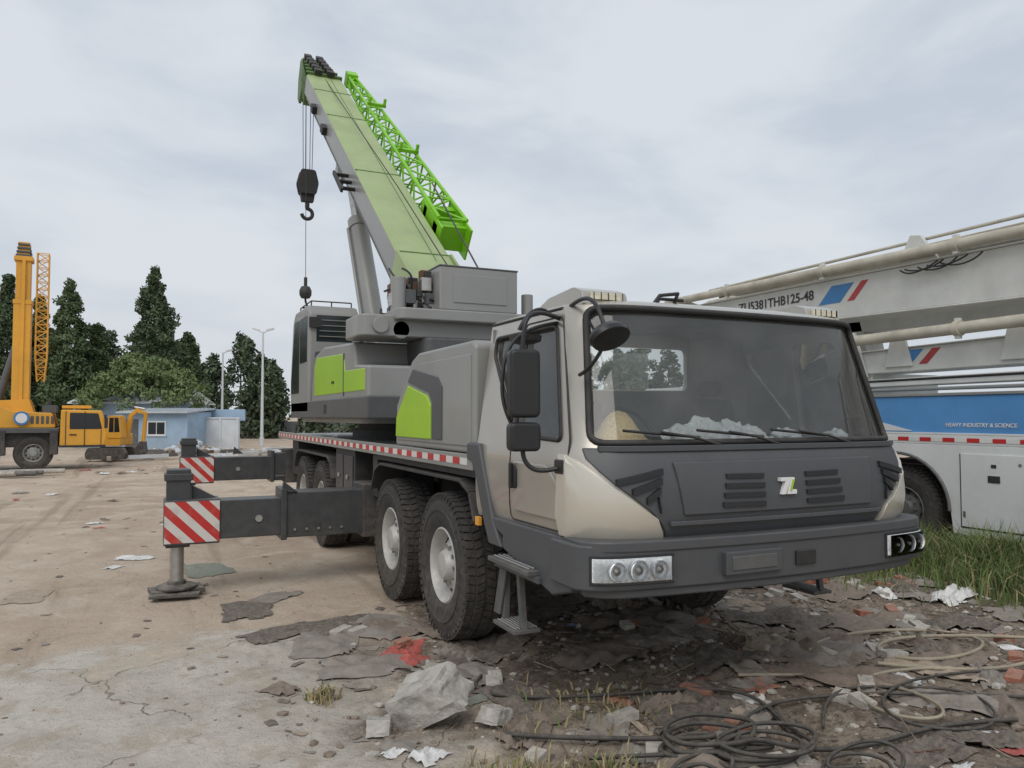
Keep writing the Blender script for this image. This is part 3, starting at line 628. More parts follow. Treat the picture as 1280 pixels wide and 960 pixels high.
tube('auxiliary_hook',[(ax_,ay,4.5),(ax_,ay,4.40),(ax_+.07,ay,4.34),(ax_+.02,ay,4.26),(ax_-.06,ay,4.29)],.025,mChas,TC,True)

# ================================================================= CONCRETE PUMP TRUCK
PT=group('concrete_pump_truck',(5.45,0,0))
L0,L1=-4.5,9.6
b=MB(); b.box((0,2.45),(L0,L1),(1.40,1.52),mWhite); b.make('deck',PT,.01)
b=MB(); b.box((.02,.06),(L0,5.6),(1.54,2.0),mBlue); b.box((2.4,2.43),(L0,5.6),(1.54,2.0),mBlue)
b.make('blue_side_panels',PT,.008)
b=MB(); b.prism([(5.58,1.56),(5.58,1.98),(4.9,1.98),(3.9,1.72),(3.2,1.56)],'x',.010,.021,mWhite); b.make('panel_swoosh',PT)
b=MB(); b.box((.0,.09),(L0,5.62),(2.0,2.035),mGrey); b.box((0,.07),(L0,5.62),(1.52,1.545),mWhite); b.make('side_panel_trim',PT,.005)
bR=MB();y=L0;k=0
while y<6:
    bR.box((-.006,-.002),(y,y+.15),(1.435,1.485),(mRedT,mWhT)[k%2]); y+=.155;k+=1
bR.make('reflective_tape',PT)
b=MB(); b.box((.1,2.3),(L0,2.05),(1.0,1.4),mWhiteD); b.make('subframe',PT,.01)
WY=3.42
poly=[(L0,1.40),(6.0,1.40),(6.0,.62)]+[(WY+.72*math.cos(a),.60+.68*math.sin(a)) for a in np.linspace(0,math.pi,16)]+[(WY-.75,.34),(L0,.34)]
prism('skirt_panels',poly,'x',.0,.03,mWhite,PT,.006)
b=MB(); 
for y0,y1 in((1.75,2.55),(.85,1.65),(-.1,.75),(-1.1,-.2),(-2.1,-1.2)):
    b.box((-.014,0),(y0,y1),(.44,1.30),mWhite); b.box((-.022,-.012),((y0+y1)/2-.07,(y0+y1)/2+.07),(.98,1.06),mBlk); b.cyl((-.02,y0+.1,1.2),(-.012,y0+.1,1.2),.02,mSteel); b.box((-.02,-.012),((y0+y1)/2-.03,(y0+y1)/2+.03),(1.15,1.19),mInk)
    b.box((-.02,-.012),(y0+.02,y0+.05),(.55,.62),mGreyD); b.box((-.02,-.012),(y1-.05,y1-.02),(.55,.62),mGreyD)
    b.box((-.004,.0),(y0-.02,y1+.02),(.42,.436),mInk); b.box((-.004,.0),(y1+.004,y1+.02),(.44,1.3),mInk)
b.make('locker_doors',PT,.004)
tube('wheel_arch_lip',[(-.008,WY+.715*math.cos(a),.60+.675*math.sin(a)) for a in np.linspace(0,math.pi,20)],.02,mGreyD,PT)
for y in(-3.4,WY,4.85): wheel('wheel_near_%d'%int(y*10),PT,.24,y,-1,.55,rim=mGreyD); wheel('wheel_far_%d'%int(y*10),PT,2.2,y,1,.55,rim=mGreyD)  # rims dark grey instead of white: shade on the wheels put into the colour
b=MB(); b.box((.5,.7),(L0,L1),(.7,1.1),mChas); b.box((1.7,1.9),(L0,L1),(.7,1.1),mChas); b.box((.08,.5),(-1.8,2.5),(.45,1.35),mChas); b.make('chassis',PT)
def arm(name,x0,x1,y0,y1,zb0,zt0,zb1,zt1,mat=mWhiteD):
    b=MB(); vs=[(x0,y0,zb0),(x1,y0,zb0),(x1,y0,zt0),(x0,y0,zt0),(x0,y1,zb1),(x1,y1,zb1),(x1,y1,zt1),(x0,y1,zt1)]
    b.add(vs,[(0,3,2,1),(4,5,6,7),(0,1,5,4),(1,2,6,5),(2,3,7,6),(3,0,4,7)],mat); return b.make(name,PT,.015)
arm('boom_arm_main',.35,.85,-4.0,8.0,3.02,3.74,3.26,3.78)
arm('boom_arm_main_flange_top',.32,.88,-4.0,8.0,3.74,3.765,3.78,3.805)
arm('boom_arm_main_flange_bottom',.32,.88,-4.0,8.0,2.995,3.02,3.235,3.26)
arm('boom_arm_second',.45,.95,-4.0,4.9,2.42,2.82,2.34,2.64)
arm('boom_arm_second_flange',.42,.98,-4.0,4.9,2.82,2.84,2.64,2.66)
arm('boom_arm_third',1.2,1.6,-4.0,9.0,3.70,4.05,3.75,3.95)
arm('boom_arm_third_near',.50,.74,-4.0,7.2,3.93,4.10,3.90,4.0,mPipe)
arm('boom_arm_fourth',1.2,1.7,-4.0,7.8,2.9,3.5,3.1,3.4)
arm('boom_support_beam',.3,.6,-4.0,5.2,2.20,2.34,2.14,2.24,mWhiteD)
arm('boom_support_rail',.25,.4,-4.0,5.5,2.08,2.13,2.08,2.12,mGrey)
b=MB()
def pipe(x,z0,z1,y0,y1,r):
    b.cyl((x,y0,z0),(x,y1,z1),r,mPipe,n=20)
    y=y0+.4
    while y<y1:
        z=z0+(z1-z0)*(y-y0)/(y1-y0); b.cyl((x,y-.04,z),(x,y+.04,z),r*1.28,mPipe,n=20); b.box((x-.03,x+.03),(y-.03,y+.03),(z-r*1.7,z+r*1.7),mWhiteD); y+=2.1
pipe(.22,3.82,3.93,-4.0,8.6,.07)
pipe(.22,2.93,2.80,-4.0,4.9,.075)
b.cyl((.9,L0,4.0),(.9,8.2,3.92),.05,mPipe)
b.cyl((1.0,L0,4.13),(1.0,8.0,4.02),.03,mRust); b.cyl((.42,L0,4.16),(.42,7.6,4.04),.022,mPipe); b.cyl((.60,L0,4.22),(.60,7.6,4.08),.022,mRust)
b.make('delivery_pipes',PT)
b=MB()
for y,z in((7.8,3.5),(4.6,2.55),(1.2,3.87)):
    b.cyl((.05,y,z),(1.7,y,z),.10,mWhiteD); b.cyl((.22,y,z),(.34,y,z),.2,mWhiteD)
for x0,x1 in((.3,.34),(.86,.92)): b.prism([(7.5,3.25),(8.5,3.5),(8.9,3.85),(8.2,3.95),(7.5,3.7)],'x',x0,x1,mWhiteD)
b.prism([(3.0,3.76),(3.25,4.12),(3.4,4.15),(3.6,3.76)],'x',.3,.36,mWhiteD); b.prism([(4.2,2.3),(4.4,2.95),(4.65,2.98),(5.2,2.3)],'x',.38,.44,mWhiteD)
b.prism([(5.0,3.3),(4.8,2.5),(5.6,2.3),(5.8,3.3)],'x',1.2,1.6,mWhiteD); b.box((1.0,1.5),(5.0,6.2),(1.52,3.0),mWhiteD)
b.cyl((.6,-1.5,3.86),(.6,2.8,3.90),.045,mSteel); b.cyl((.6,-4,3.87),(.6,-1.5,3.86),.075,mWhiteD)
b.box((.5,1.9),(-.6,.2),(1.52,2.95),mWhiteD); b.box((.5,1.9),(4.2,4.6),(1.52,2.36),mWhiteD)
for y in(1.9,3.5): b.prism([(y,2.42),(y+.12,2.9),(y+.3,2.9),(y+.42,2.42)],'x',.41,.45,mWhiteD)
b.make('boom_brackets',PT,.008)
for k in range(5):
    y=2.4+rnd.random()*.8; tube('boom_hose_%d'%k,[(.28,y,3.74),(.2,y+.1,3.58+rnd.random()*.1),(.2,y+.35,3.54+rnd.random()*.08),(.28,y+.55,3.70)],.011,mBlk,PT,True)
for k in range(5):
    y=-.5-k*.1; tube('arm_hose_%d'%k,[(.28,y,2.9),(.24,y+.5,3.15),(.24,y+1.2,3.2+.02*k),(.28,y+2.2,2.95)],.012,mBlk,PT,True)
tube('arm_cable',[(.30,-4,2.30),(.30,0,2.26),(.30,5.2,2.22)],.016,mBlk,PT)
def armdec(name,x,ya,yb,za,zb,sk,mat):
    prism(name,[(ya,zb),(yb,zb),(yb-sk,za),(ya-sk,za)],'x',x-.006,x+.01,mat,PT,0)
armdec('decal_blue',.35,4.35,4.75,3.42,3.68,-.25,mBlueS); armdec('decal_red',.35,4.10,4.22,3.42,3.68,-.25,mRedS); armdec('decal_blue_lower',.45,3.35,3.75,2.44,2.64,-.2,mBlueS); armdec('decal_red_lower',.45,3.1,3.22,2.44,2.64,-.2,mRedS)
rt=(R(90),0,R(-90))
text('arm_lettering','ZLJ5381THB125-48',.205,mInk,PT,(.343,6.75,3.53),rt)
text('panel_lettering','HEAVY INDUSTRY & SCIENCE',.065,mInkW,PT,(.016,2.75,1.62),rt)
b=MB(); b.box((.3,2.2),(8.2,9.6),(1.52,2.3),mWhite); b.box((.05,2.4),(-7.2,-4.7),(.7,2.9),mWhite); b.make('cab_and_hopper',PT,.08)

# ================================================================= YELLOW TRUCK CRANE (background)
YC=group('mobile_crane',(-6.75,25.2,0),R(3))
b=MB(); b.box((-9,1.9),(.25,2.5),(.75,1.2),mChas); b.box((-9,.7),(.05,2.6),(1.2,1.36),mGreyD); b.box((-1.3,-.75),(.0,.3),(.5,1.3),mChas); b.box((.45,.68),(.02,.5),(.5,1.3),mChas); b.box((-9,-2.2),(.1,.6),(.55,1.2),mGreyD)
b.make('chassis',YC,.02)
prism('lower_cab',roundpoly([(.72,.75),(2.0,.75),(2.1,1.2),(1.93,1.93),(.75,1.96)],.06),'y',.02,2.5,mYel,YC,.04)
b=MB(); b.prism(roundpoly([(1.0,1.32),(1.94,1.32),(1.82,1.84),(1.0,1.86)],.04),'y',.012,.2,mDWin); b.box((2.0,2.06),(.3,2.2),(1.3,1.8),mDWin); b.make('lower_cab_windows',YC,.005)
b=MB(); b.box((.88,.90),(.005,.02),(.8,1.9),mBlk);b.box((1.42,1.44),(.0,.02),(.8,1.9),mBlk);b.box((1.9,1.915),(.0,.02),(.8,1.3),mBlk); b.box((1.0,1.2),(.0,.02),(1.12,1.16),mBlk); b.box((.72,2.05),(-.01,.02),(.73,.80),mBlk); b.cyl((2.05,-.05,1.7),(2.05,-.05,1.35),.05,mBlk); b.make('lower_cab_door',YC)
prism('superstructure',roundpoly([(-6,1.36),(-6,2.0),(-4.0,2.1),(-1.0,2.1),(-.6,1.9),(.5,1.85),(.6,1.36)],.08),'y',.35,2.2,mYel,YC,.03)
b=MB(); b.prism([(-1.2,1.4),(-1.2,2.25),(-.2,2.3),(.1,1.4)],'y',.9,1.0,mYel); b.prism([(-1.2,1.4),(-1.2,2.25),(-.2,2.3),(.1,1.4)],'y',1.7,1.8,mYel); b.box((-2.5,-1.3),(.3,.5),(1.5,1.9),mGreyD); b.box((.75,1.6),(.6,1.9),(2.0,2.1),mYel)
for k in range(5): b.box((-.1+.14*k,-.02+.14*k),(.335,.36),(1.5,1.75),mGreyD)
b.box((.2,.6),(.5,1.6),(1.85,2.1),mGreyD); b.cyl((.4,.6,1.95),(.4,.6,2.3),.05,mChas); b.make('turntable_frame',YC,.01)
b=MB()
b.lathe([(0,.001),(0,.22),(.08,.22),(.08,.001)],(-.35,.33,1.68),'y',-1,mBlueS,28)
b.lathe([(0,.001),(.085,.16),(.085,.10),(.085,.001)],(-.35,.33,1.68),'y',-1,mInkW,28)
b.make('hose_reel',YC)
b=MB()
b.box((-.72,-.22),(1.05,1.65),(1.9,5.6),mYel); b.box((-.68,-.26),(1.1,1.6),(5.5,7.0),mYel); b.box((-.74,-.20),(1.03,1.67),(5.45,5.6),mYel); b.box((-.74,-.20),(1.03,1.67),(6.9,7.05),mYel)
b.box((-.50,-.40),(1.0,1.05),(2.0,6.9),mYel)
for k in range(4): b.box((-.70+.02*k,-.24-.02*k),(1.06,1.64),(7.05+.12*k,7.12+.12*k),mGreyD); b.box((-.64,-.30),(1.1,1.6),(7.05+.12*k,7.17+.12*k),mYel)
b.cyl((-1.2,1.35,1.9),(-.6,1.35,4.2),.12,mGreyD)
b.make('telescopic_boom',YC,.015)
b=MB(); prev=None
for i in range(19):
    z=2.9+i*.24; q=.17 if i>3 else .10+.02*i; P=[(.08-q,1.2,z),(.08+q,1.2,z),(.08+q,1.5,z),(.08-q,1.5,z)]
    if prev:
        for k in range(4):
            b.cyl(prev[k],P[k],.022,mYel,n=6); j=(k+1)%4; b.cyl(prev[k if i%2 else j],P[j if i%2 else k],.015,mYel,n=5); b.cyl(P[k],P[j],.013,mYel,n=5)
    prev=P
b.make('lattice_jib',YC)
for x in(0.,-1.45,-5.2,-6.6):
    w=group('wheel_carrier_%d'%int(-x*10)); w.parent=YC; w.location=(x,.28,0); w.rotation_euler=(0,0,R(90))
    wheel('wheel_%d'%int(-x*10),w,0,0,-1,.56,.3,mGrey)
EX=group('excavator',(-4.9,30.0,0),R(-20)); EX.scale=(.58,.65,.75)
b=MB()
for y in(-.2,1.4): b.prism(roundpoly([(-1.2,.1),(1.2,.1),(1.3,.4),(1.1,.7),(-1.1,.7),(-1.3,.4)],.1),'y',y,y+.45,mChas)
b.prism(roundpoly([(-1.3,.8),(.9,.8),(.9,1.4),(.4,1.5),(-.4,1.75),(-1.3,1.7)],.08),'y',-.1,1.8,mYel); b.prism(roundpoly([(.1,1.2),(1.0,1.2),(.85,2.35),(.15,2.35)],.06),'y',-.15,.7,mYel); b.prism(roundpoly([(.2,1.5),(.9,1.5),(.8,2.25),(.22,2.25)],.05),'y',-.16,.6,mDWin); b.box((.51,.55),(-.17,-.15),(1.5,2.3),mYel)
b.box((-1.35,-.9),(-.05,1.75),(.85,1.5),mGreyD)
b.prism([(.6,1.3),(1.0,2.4),(1.5,2.75),(2.1,2.5),(2.05,2.38),(1.55,2.55),(1.2,2.3),(.95,1.2)],'y',.9,1.2,mYel); b.prism([(2.0,2.6),(2.15,2.5),(2.0,.9),(1.8,.9)],'y',.92,1.18,mYel); b.cyl((1.3,1.05,2.8),(2.0,1.05,2.7),.06,mSteel,n=8); b.prism([(2.0,1.0),(2.1,.4),(1.6,.2),(1.45,.5),(1.8,1.0)],'y',.7,1.4,mChas)
b.make('body',EX,.02)

# ================================================================= GROUND
def axis_coords(c0,c1,step,far):
    a=list(np.arange(c0,c1+1e-6,step)); s=step; x=c1
    while x<far: s*=1.22; x+=s; a.append(x)
    s=step; x=c0; pre=[]
    while x>-far: s*=1.22; x-=s; pre.append(x)
    return pre[::-1]+a
gxs=axis_coords(-8,9,.06,1600); gys=axis_coords(-3.5,10,.06,1600)
def litz(x,y): 
    return max(0.,min(1.,1.6-1.2*math.hypot((x-1.8)/4.4,(y-1.1)/3.2)))
def gh(x,y):
    f=max(0,1-max(0,abs(x)-12)/30)*max(0,1-max(0,abs(y-5)-14)/40)
    q=litz(x,y); r_=.4+.6*q
    h=.045*noise.noise(Vector((x*.35,y*.35,0)))+.035*r_*noise.noise(Vector((x*1.3,y*1.3,3)))+.026*r_*noise.noise(Vector((x*3.7,y*3.7,7)))+(.006+.034*q)*noise.noise(Vector((x*6.5,y*6.5,1)))
    return h*f-.01
vs=[(x,y,gh(x,y)) for y in gys for x in gxs]; nx=len(gxs); ny=len(gys)
fs=[(j*nx+i,j*nx+i+1,(j+1)*nx+i+1,(j+1)*nx+i) for j in range(ny-1) for i in range(nx-1)]
me=bpy.data.meshes.new('ground'); me.from_pydata(vs,[],fs); me.shade_smooth()
go=bpy.data.objects.new('ground',me); COL.objects.link(go)
m=bpy.data.materials.new('ground_dirt'); m.use_nodes=True; nt=m.node_tree; L=nt.links.new; bs=nt.nodes['Principled BSDF']; bs.inputs['Roughness'].default_value=.95; bs.inputs['Specular IOR Level'].default_value=.15
geo=nd(nt,'ShaderNodeNewGeometry'); P=geo.outputs['Position']
def NZ(scale,detail=8,rough=.6,dist=0,vec=None):
    n=nd(nt,'ShaderNodeTexNoise'); n.inputs['Scale'].default_value=scale; n.inputs['Detail'].default_value=detail; n.inputs['Roughness'].default_value=rough; n.inputs['Distortion'].default_value=dist; L(vec or P,n.inputs['Vector']); return n.outputs['Fac']
def MR(i,a,b,c=0,d=1,sm=True):
    n=nd(nt,'ShaderNodeMapRange'); L(i,n.inputs[0]); n.inputs[1].default_value=a;n.inputs[2].default_value=b;n.inputs[3].default_value=c;n.inputs[4].default_value=d
    if sm:n.interpolation_type='SMOOTHSTEP'
    return n.outputs[0]
def MX(f,a,b_):
    n=nd(nt,'ShaderNodeMix',data_type='RGBA')
    if isinstance(f,float): n.inputs['Factor'].default_value=f
    else: L(f,n.inputs['Factor'])
    for q,i in((a,6),(b_,7)):
        if isinstance(q,tuple): n.inputs[i].default_value=(*q,1)
        else: L(q,n.inputs[i])
    return n.outputs[2]
def MA(op,a,b_=None,clamp=False):
    n=nd(nt,'ShaderNodeMath',operation=op,use_clamp=clamp)
    for q,i in((a,0),(b_,1)):
        if q is None: continue
        if isinstance(q,(int,float)): n.inputs[i].default_value=q
        else: L(q,n.inputs[i])
    return n.outputs[0]
sep=nd(nt,'ShaderNodeSeparateXYZ'); L(P,sep.inputs[0]); X,Y=sep.outputs[0],sep.outputs[1]
big=NZ(.22,4,.6,1.0); mid_=NZ(1.3,8,.65,.6); fine=NZ(14,6,.75); grit=NZ(60,3,.7)
dirt=MX(MR(big,.35,.65),(.53,.43,.335),(.42,.33,.25)); dirt=MX(MR(mid_,.42,.68),dirt,(.58,.49,.395)); dirt=MX(MR(fine,.5,.75,0,.40),dirt,(.26,.205,.155))
mp=nd(nt,'ShaderNodeMapping'); mp.inputs['Rotation'].default_value=(0,0,R(18)); mp.inputs['Scale'].default_value=(1.2,.06,1); L(P,mp.inputs[0])
trk=NZ(1.6,5,.6,.4,mp.outputs[0]); dirt=MX(MR(trk,.54,.66,0,.6),dirt,(.30,.235,.175))
def ell(cx,cy,rx,ry):
    a=MA('POWER',MA('ABSOLUTE',MA('DIVIDE',MA('SUBTRACT',X,cx),rx)),2.); b_=MA('POWER',MA('ABSOLUTE',MA('DIVIDE',MA('SUBTRACT',Y,cy),ry)),2.)
    return MA('SQRT',MA('ADD',a,b_))
e1=MA('ADD',ell(-3.5,.4,2.1,2.7),MA('MULTIPLY',MA('SUBTRACT',mid_,.5),1.6))
cm=MR(e1,1.10,.88)
vor=nd(nt,'ShaderNodeTexVoronoi',feature='DISTANCE_TO_EDGE'); vor.inputs['Scale'].default_value=.8
vadd=nd(nt,'ShaderNodeVectorMath',operation='ADD'); L(P,vadd.inputs[0]); nc=nd(nt,'ShaderNodeTexNoise'); nc.inputs['Scale'].default_value=2.0; nc.inputs['Detail'].default_value=8; L(P,nc.inputs['Vector']); vs_=nd(nt,'ShaderNodeVectorMath',operation='SCALE'); L(nc.outputs['Color'],vs_.inputs[0]); vs_.inputs['Scale'].default_value=1.0; L(vs_.outputs[0],vadd.inputs[1]); L(vadd.outputs[0],vor.inputs['Vector'])
crack=MR(vor.outputs[0],.0,.010,1,0)
conc=MX(MR(mid_,.35,.65),(.60,.555,.49),(.49,.445,.385)); conc=MX(MR(fine,.48,.72,0,.6),conc,(.34,.30,.25)); conc=MX(MR(NZ(3.2,8,.7),.50,.62,0,.7),conc,(.44,.37,.29)); ckm=MA('MULTIPLY',MA('MULTIPLY',crack,MR(NZ(.9,3),.42,.52)),.85); conc=MX(ckm,conc,(.17,.14,.11))
col=MX(cm,dirt,conc)
e2=MA('ADD',ell(2.0,1.2,4.3,3.2),MA('MULTIPLY',MA('SUBTRACT',mid_,.5),1.1))
dm=MR(e2,1.15,.75)
lit=MX(MR(mid_,.38,.6),(.20,.16,.125),(.31,.255,.20)); lit=MX(MR(fine,.45,.62,0,.8),lit,(.11,.088,.068)); lit=MX(MR(NZ(5,6,.7),.54,.64),lit,(.40,.35,.29)); lit=MX(MR(NZ(9,5,.7),.58,.63,0,.8),lit,(.075,.065,.055))
col=MX(dm,col,lit)
e3=MA('ADD',ell(5.2,1.0,1.6,4),MA('MULTIPLY',MA('SUBTRACT',fine,.5),1.0)); col=MX(MR(e3,1.1,.7,0,.7),col,(.09,.10,.045))
L(col,bs.inputs['Base Color'])
bp=nd(nt,'ShaderNodeBump'); bp.inputs['Strength'].default_value=.85; bp.inputs['Distance'].default_value=.045
hh=MA('ADD',MA('MULTIPLY',fine,.7),MA('ADD',MA('MULTIPLY',grit,.3),MA('MULTIPLY',ckm,-.3))); L(hh,bp.inputs['Height']); L(bp.outputs[0],bs.inputs['Normal'])
me.materials.append(m)

# ---- litter & stones
dk=dict(dust=.8,dcol=(.27,.22,.175))
scr=[M('scrap_grey_cloth',(.24,.225,.205),.9,0,.35,9,bump=.3,**dk),M('scrap_brown_cloth',(.17,.135,.11),.95,0,.35,9,bump=.3,**dk),M('scrap_dark_felt',(.065,.060,.056),.95,0,.35,9,bump=.3,**dk),M('scrap_tan_card',(.42,.34,.26),.9,0,.3,12,**dk),M('scrap_red_fabric',(.42,.06,.05),.8,0,.3,12,dust=.35),M('scrap_white_plastic',(.68,.68,.66),.5,0,.2,12,dust=.2),M('scrap_orange_card',(.40,.16,.10),.8,0,.3,12,dust=.4),M('scrap_green_net',(.17,.23,.19),.9,0,.3,30,**dk),M('scrap_blue_plastic',(.25,.33,.50),.5,0,.2,12,dust=.3)]
B=MB()
def scrap(x,y,sz,mat,rn,asp=None,hm=1.,n=None,em=1.):
    n=n or (6 if sz<.12 else 11 if sz<.3 else 20); a=rn.random()*6.28; asp=asp or rn.uniform(.25,1); ca,sa=math.cos(a),math.sin(a); sd=rn.random()*100; vs=[];keep=[]
    fa=rn.random()*3.14; fc,fs_=math.cos(fa),math.sin(fa)
    for j in range(n+1):
        for i in range(n+1):
            u=(i/n-.5)*2; v=(j/n-.5)*2
            wx=.25*em*noise.noise(Vector((u*1.2+sd,v*1.2,9))); wy=.25*em*noise.noise(Vector((u*1.2+sd,v*1.2,19)))
            px=(u+wx)*sz*.5; py=(v+wy)*sz*asp*.5
            xx=x+px*ca-py*sa; yy=y+px*sa+py*ca
            fold=(u*fc+v*fs_)*4+1.5*noise.noise(Vector((u+sd,v,2)))
            rg=abs(noise.noise(Vector((u*1.3+sd,v*1.3,5))))*.5+(.5-abs((fold%1)-.5))*.35*abs(noise.noise(Vector((u*1.1,v*1.1+sd,3))))*2+abs(noise.noise(Vector((u*4+sd,v*4,8))))*.22
            ed=max(abs(u),abs(v)); h=.005+hm*min(sz,.4)*.38*rg*(1-.75*ed**4)
            vs.append((xx,yy,gh(xx,yy)+h)); keep.append(max(abs(u),abs(v))*.8+.2*math.hypot(u,v)+em*(.38*noise.noise(Vector((u*1.5+sd,v*1.5,1)))+.1*noise.noise(Vector((u*6+sd,v*6,2)))))
    m1=n+1; k=B.mi(mat); o=len(B.v); B.v+=vs
    for j in range(n):
        for i in range(n):
            q=(j*m1+i,j*m1+i+1,(j+1)*m1+i+1,(j+1)*m1+i)
            if sum(keep[t] for t in q)/4>.98: continue
            B.f.append(tuple(o+t for t in q)); B.m.append(k)
rn=random.Random(3)
def in_lit(x,y): return ((x-1.6)/4.3)**2+((y-1.2)/3.1)**2<1
cnt=0
while cnt<620:
    x=rn.uniform(-2.7,6);y=rn.uniform(-2.3,4.4)
    if not in_lit(x,y): continue
    if noise.noise(Vector((x*.9,y*.9,40)))<-.05 and rn.random()<.75: continue
    mat=rn.choices(scr,[7,7,4,3,.15,.7,.3,.4,.2])[0]; scrap(x,y,rn.choice([.035,.05,.07,.1,.14,.2])*(.7+.6*rn.random()),mat,rn,hm=rn.uniform(.3,1.2),em=.6); cnt+=1
for k in range(85):
    x=rn.uniform(-1.9,4.5);y=rn.uniform(-1.1,3.6); scrap(x,y,rn.uniform(.3,.75),rn.choices(scr[:4],[5,5,4,1])[0],rn,hm=rn.uniform(.5,1.2),em=.8)
for x,y,s,mi_,hm in((-1.85,2.95,.85,2,.6),(-2.1,2.5,.75,0,.6),(-1.62,1.98,.38,4,1.),(-1.50,2.2,.25,4,1.),(-1.95,1.85,.7,0,.6),(-1.45,2.7,.7,1,.6),(-2.35,2.95,.6,2,.6),(-1.35,1.5,.6,0,.6),(-1.65,1.30,.5,1,.6),(-1.25,1.15,.2,8,.2),(-2.75,6.0,.75,7,.3),(-3.5,7.1,.45,5,.5),(-3.7,6.5,.25,5,.6),(-3.0,5.1,.5,0,.4),(-4.4,5.3,.6,3,.1),(-2.5,3.9,.7,2,.4),(-2.2,4.3,.5,0,.4),(-1.2,.9,.6,2,.8),(.9,.2,.8,1,1.),(.4,.9,.7,2,1.),(1.3,.8,.9,1,1.3),(2.2,1.2,.8,1,1.3),(2.9,.9,.7,2,1.),(1.9,.2,.6,1,1.),(-.95,.25,.4,0,.6),(-.75,-.75,.35,5,.6),(-.45,.35,.3,6,.4),(3.9,1.55,.5,5,1.6),(3.3,1.9,.3,5,1.4),(3.6,1.45,.35,5,1.6),(2.15,-.85,.34,5,1.5),(2.35,-.7,.25,5,1.5),(-2.0,.35,.22,5,1.5),(-2.15,.45,.14,5,1.),(-1.35,-.75,.32,8,.4),(-.25,.0,.35,3,.6),(.25,.35,.3,6,.3),(.0,.15,.3,5,.3),(-.5,-.2,.42,0,.3),(-1.0,1.9,.8,2,1.2),(-.3,1.4,.8,1,1.2),(1.6,1.6,1.0,2,1.2),(.6,1.9,.9,0,1.1)):
    scrap(x,y,s,scr[mi_],rn,.65,hm)
for k in range(90):
    x=rn.uniform(-7,-2);y=rn.uniform(2,14); scrap(x,y,rn.uniform(.03,.09),rn.choice(scr[:4]),rn,hm=.5)
for k in range(60):
    x=rn.uniform(-9,-3);y=rn.uniform(10,32); scrap(x,y,rn.uniform(.1,.4),rn.choice(scr[:6]),rn)
B.make('scattered_litter',None,recalc=False,smooth=True,ang=50)
mSt=M('stone',(.42,.39,.345),.95,0,.3,15,bump=.4); mSt2=M('dark_clod',(.24,.19,.15),.98,0,.3,15,bump=.4); mBrick=M('brick_fragment',(.33,.13,.08),.95,0,.3,12,bump=.4,dust=.5)
B=MB()
ico=bmesh.new(); bmesh.ops.create_icosphere(ico,subdivisions=1,radius=1); iv=[v.co.copy() for v in ico.verts]; ifs=[[v.index for v in f.verts] for f in ico.faces]; ico.free()
for k in range(7500):
    if k<6500: x=rn.gauss(1.0,2.8);y=rn.gauss(.7,2.0)
    else: x=rn.uniform(-9,0);y=rn.uniform(-2,22)
    if y<-3.3: continue
    inl=in_lit(x,y)
    if not inl and rn.random()<.6: continue
    s=.004+(.030*rn.random()**3.4 if inl else .012*rn.random()**4); sd=Vector((rn.random()*50,0,0)); sq=rn.uniform(.4,.8); z=gh(x,y); a=rn.uniform(.7,1.4)
    vs=[(x+v.x*s*a*(1+.4*noise.noise(v*1.5+sd)),y+v.y*s*(1+.4*noise.noise(v*1.5+sd)),z+s*.2+v.z*s*sq) for v in iv]
    B.add(vs,ifs,mSt if rn.random()<.45 else mSt2)
for k in range(70):
    x=rn.uniform(-2,4.5);y=rn.uniform(-1.4,3); a=rn.random()*3.1; l=rn.uniform(.03,.10); z=gh(x,y)+.02
    B.obox((x,y,z),(l*math.cos(a),l*math.sin(a),.01),(-.045*math.sin(a),.045*math.cos(a),0),(0,0,.025),mBrick if rn.random()<.3 else mSt)
B.make('gravel',None,recalc=False,smooth=False)
B=MB()
for k in range(150):
    x=rn.uniform(-1.9,5);y=rn.uniform(-1.6,3.2); a=rn.random()*6.28; l=rn.uniform(.05,.2); z=gh(x,y)+.015; c_,s_=math.cos(a)*l,math.sin(a)*l
    B.cyl((x-c_,y-s_,z),(x+c_,y+s_,z+rn.uniform(0,.04)),rn.uniform(.002,.005),rn.choice([mRust,mSt2,mSt2,scr[3]]),n=6)
B.make('twigs',None,recalc=False)
mCon=M('broken_concrete',(.40,.375,.34),.95,0,.3,9,bump=.6,bscale=35)
me=bpy.data.meshes.new('concrete_rubble'); bm=bmesh.new(); bmesh.ops.create_cube(bm,size=2); bmesh.ops.subdivide_edges(bm,edges=bm.edges,cuts=7,use_grid_fill=True)
for v in bm.verts:
    c=v.co.copy(); v.co=Vector((c.x*(.19-.05*c.z),c.y*.14,c.z*.10)); v.co.x+=.06*c.z*c.y*.4; v.co+=v.co.normalized()*(.03*noise.noise(c*1.7)+.02*noise.noise(c*5))
bm.to_mesh(me); bm.free(); me.materials.append(mCon); me.shade_smooth(); me.set_sharp_from_angle(angle=R(30)); o=bpy.data.objects.new('concrete_rubble',me); COL.objects.link(o); o.location=(-1.86,.80,.12); o.rotation_euler=(R(12),R(-24),R(-40))
for nm,lo,sc_,ro in(('concrete_rubble.001',(-1.5,.6,.03),(.4,.5,.4),30),('concrete_rubble.002',(-2.15,.75,.02),(.35,.45,.4),70)):
    o2=o.copy(); COL.objects.link(o2); o2.name=nm; o2.location=lo; o2.scale=sc_; o2.rotation_euler=(0,R(10),R(ro))
mHose=M('old_hose_rubber',(.045,.042,.038),.75,0,.3,8,dust=.3)
def hose(name,pts,r,mat): return tube(name,[(x,y,gh(x,y)+r+.03+z) for x,y,z in pts],r,mat,None,True,6)
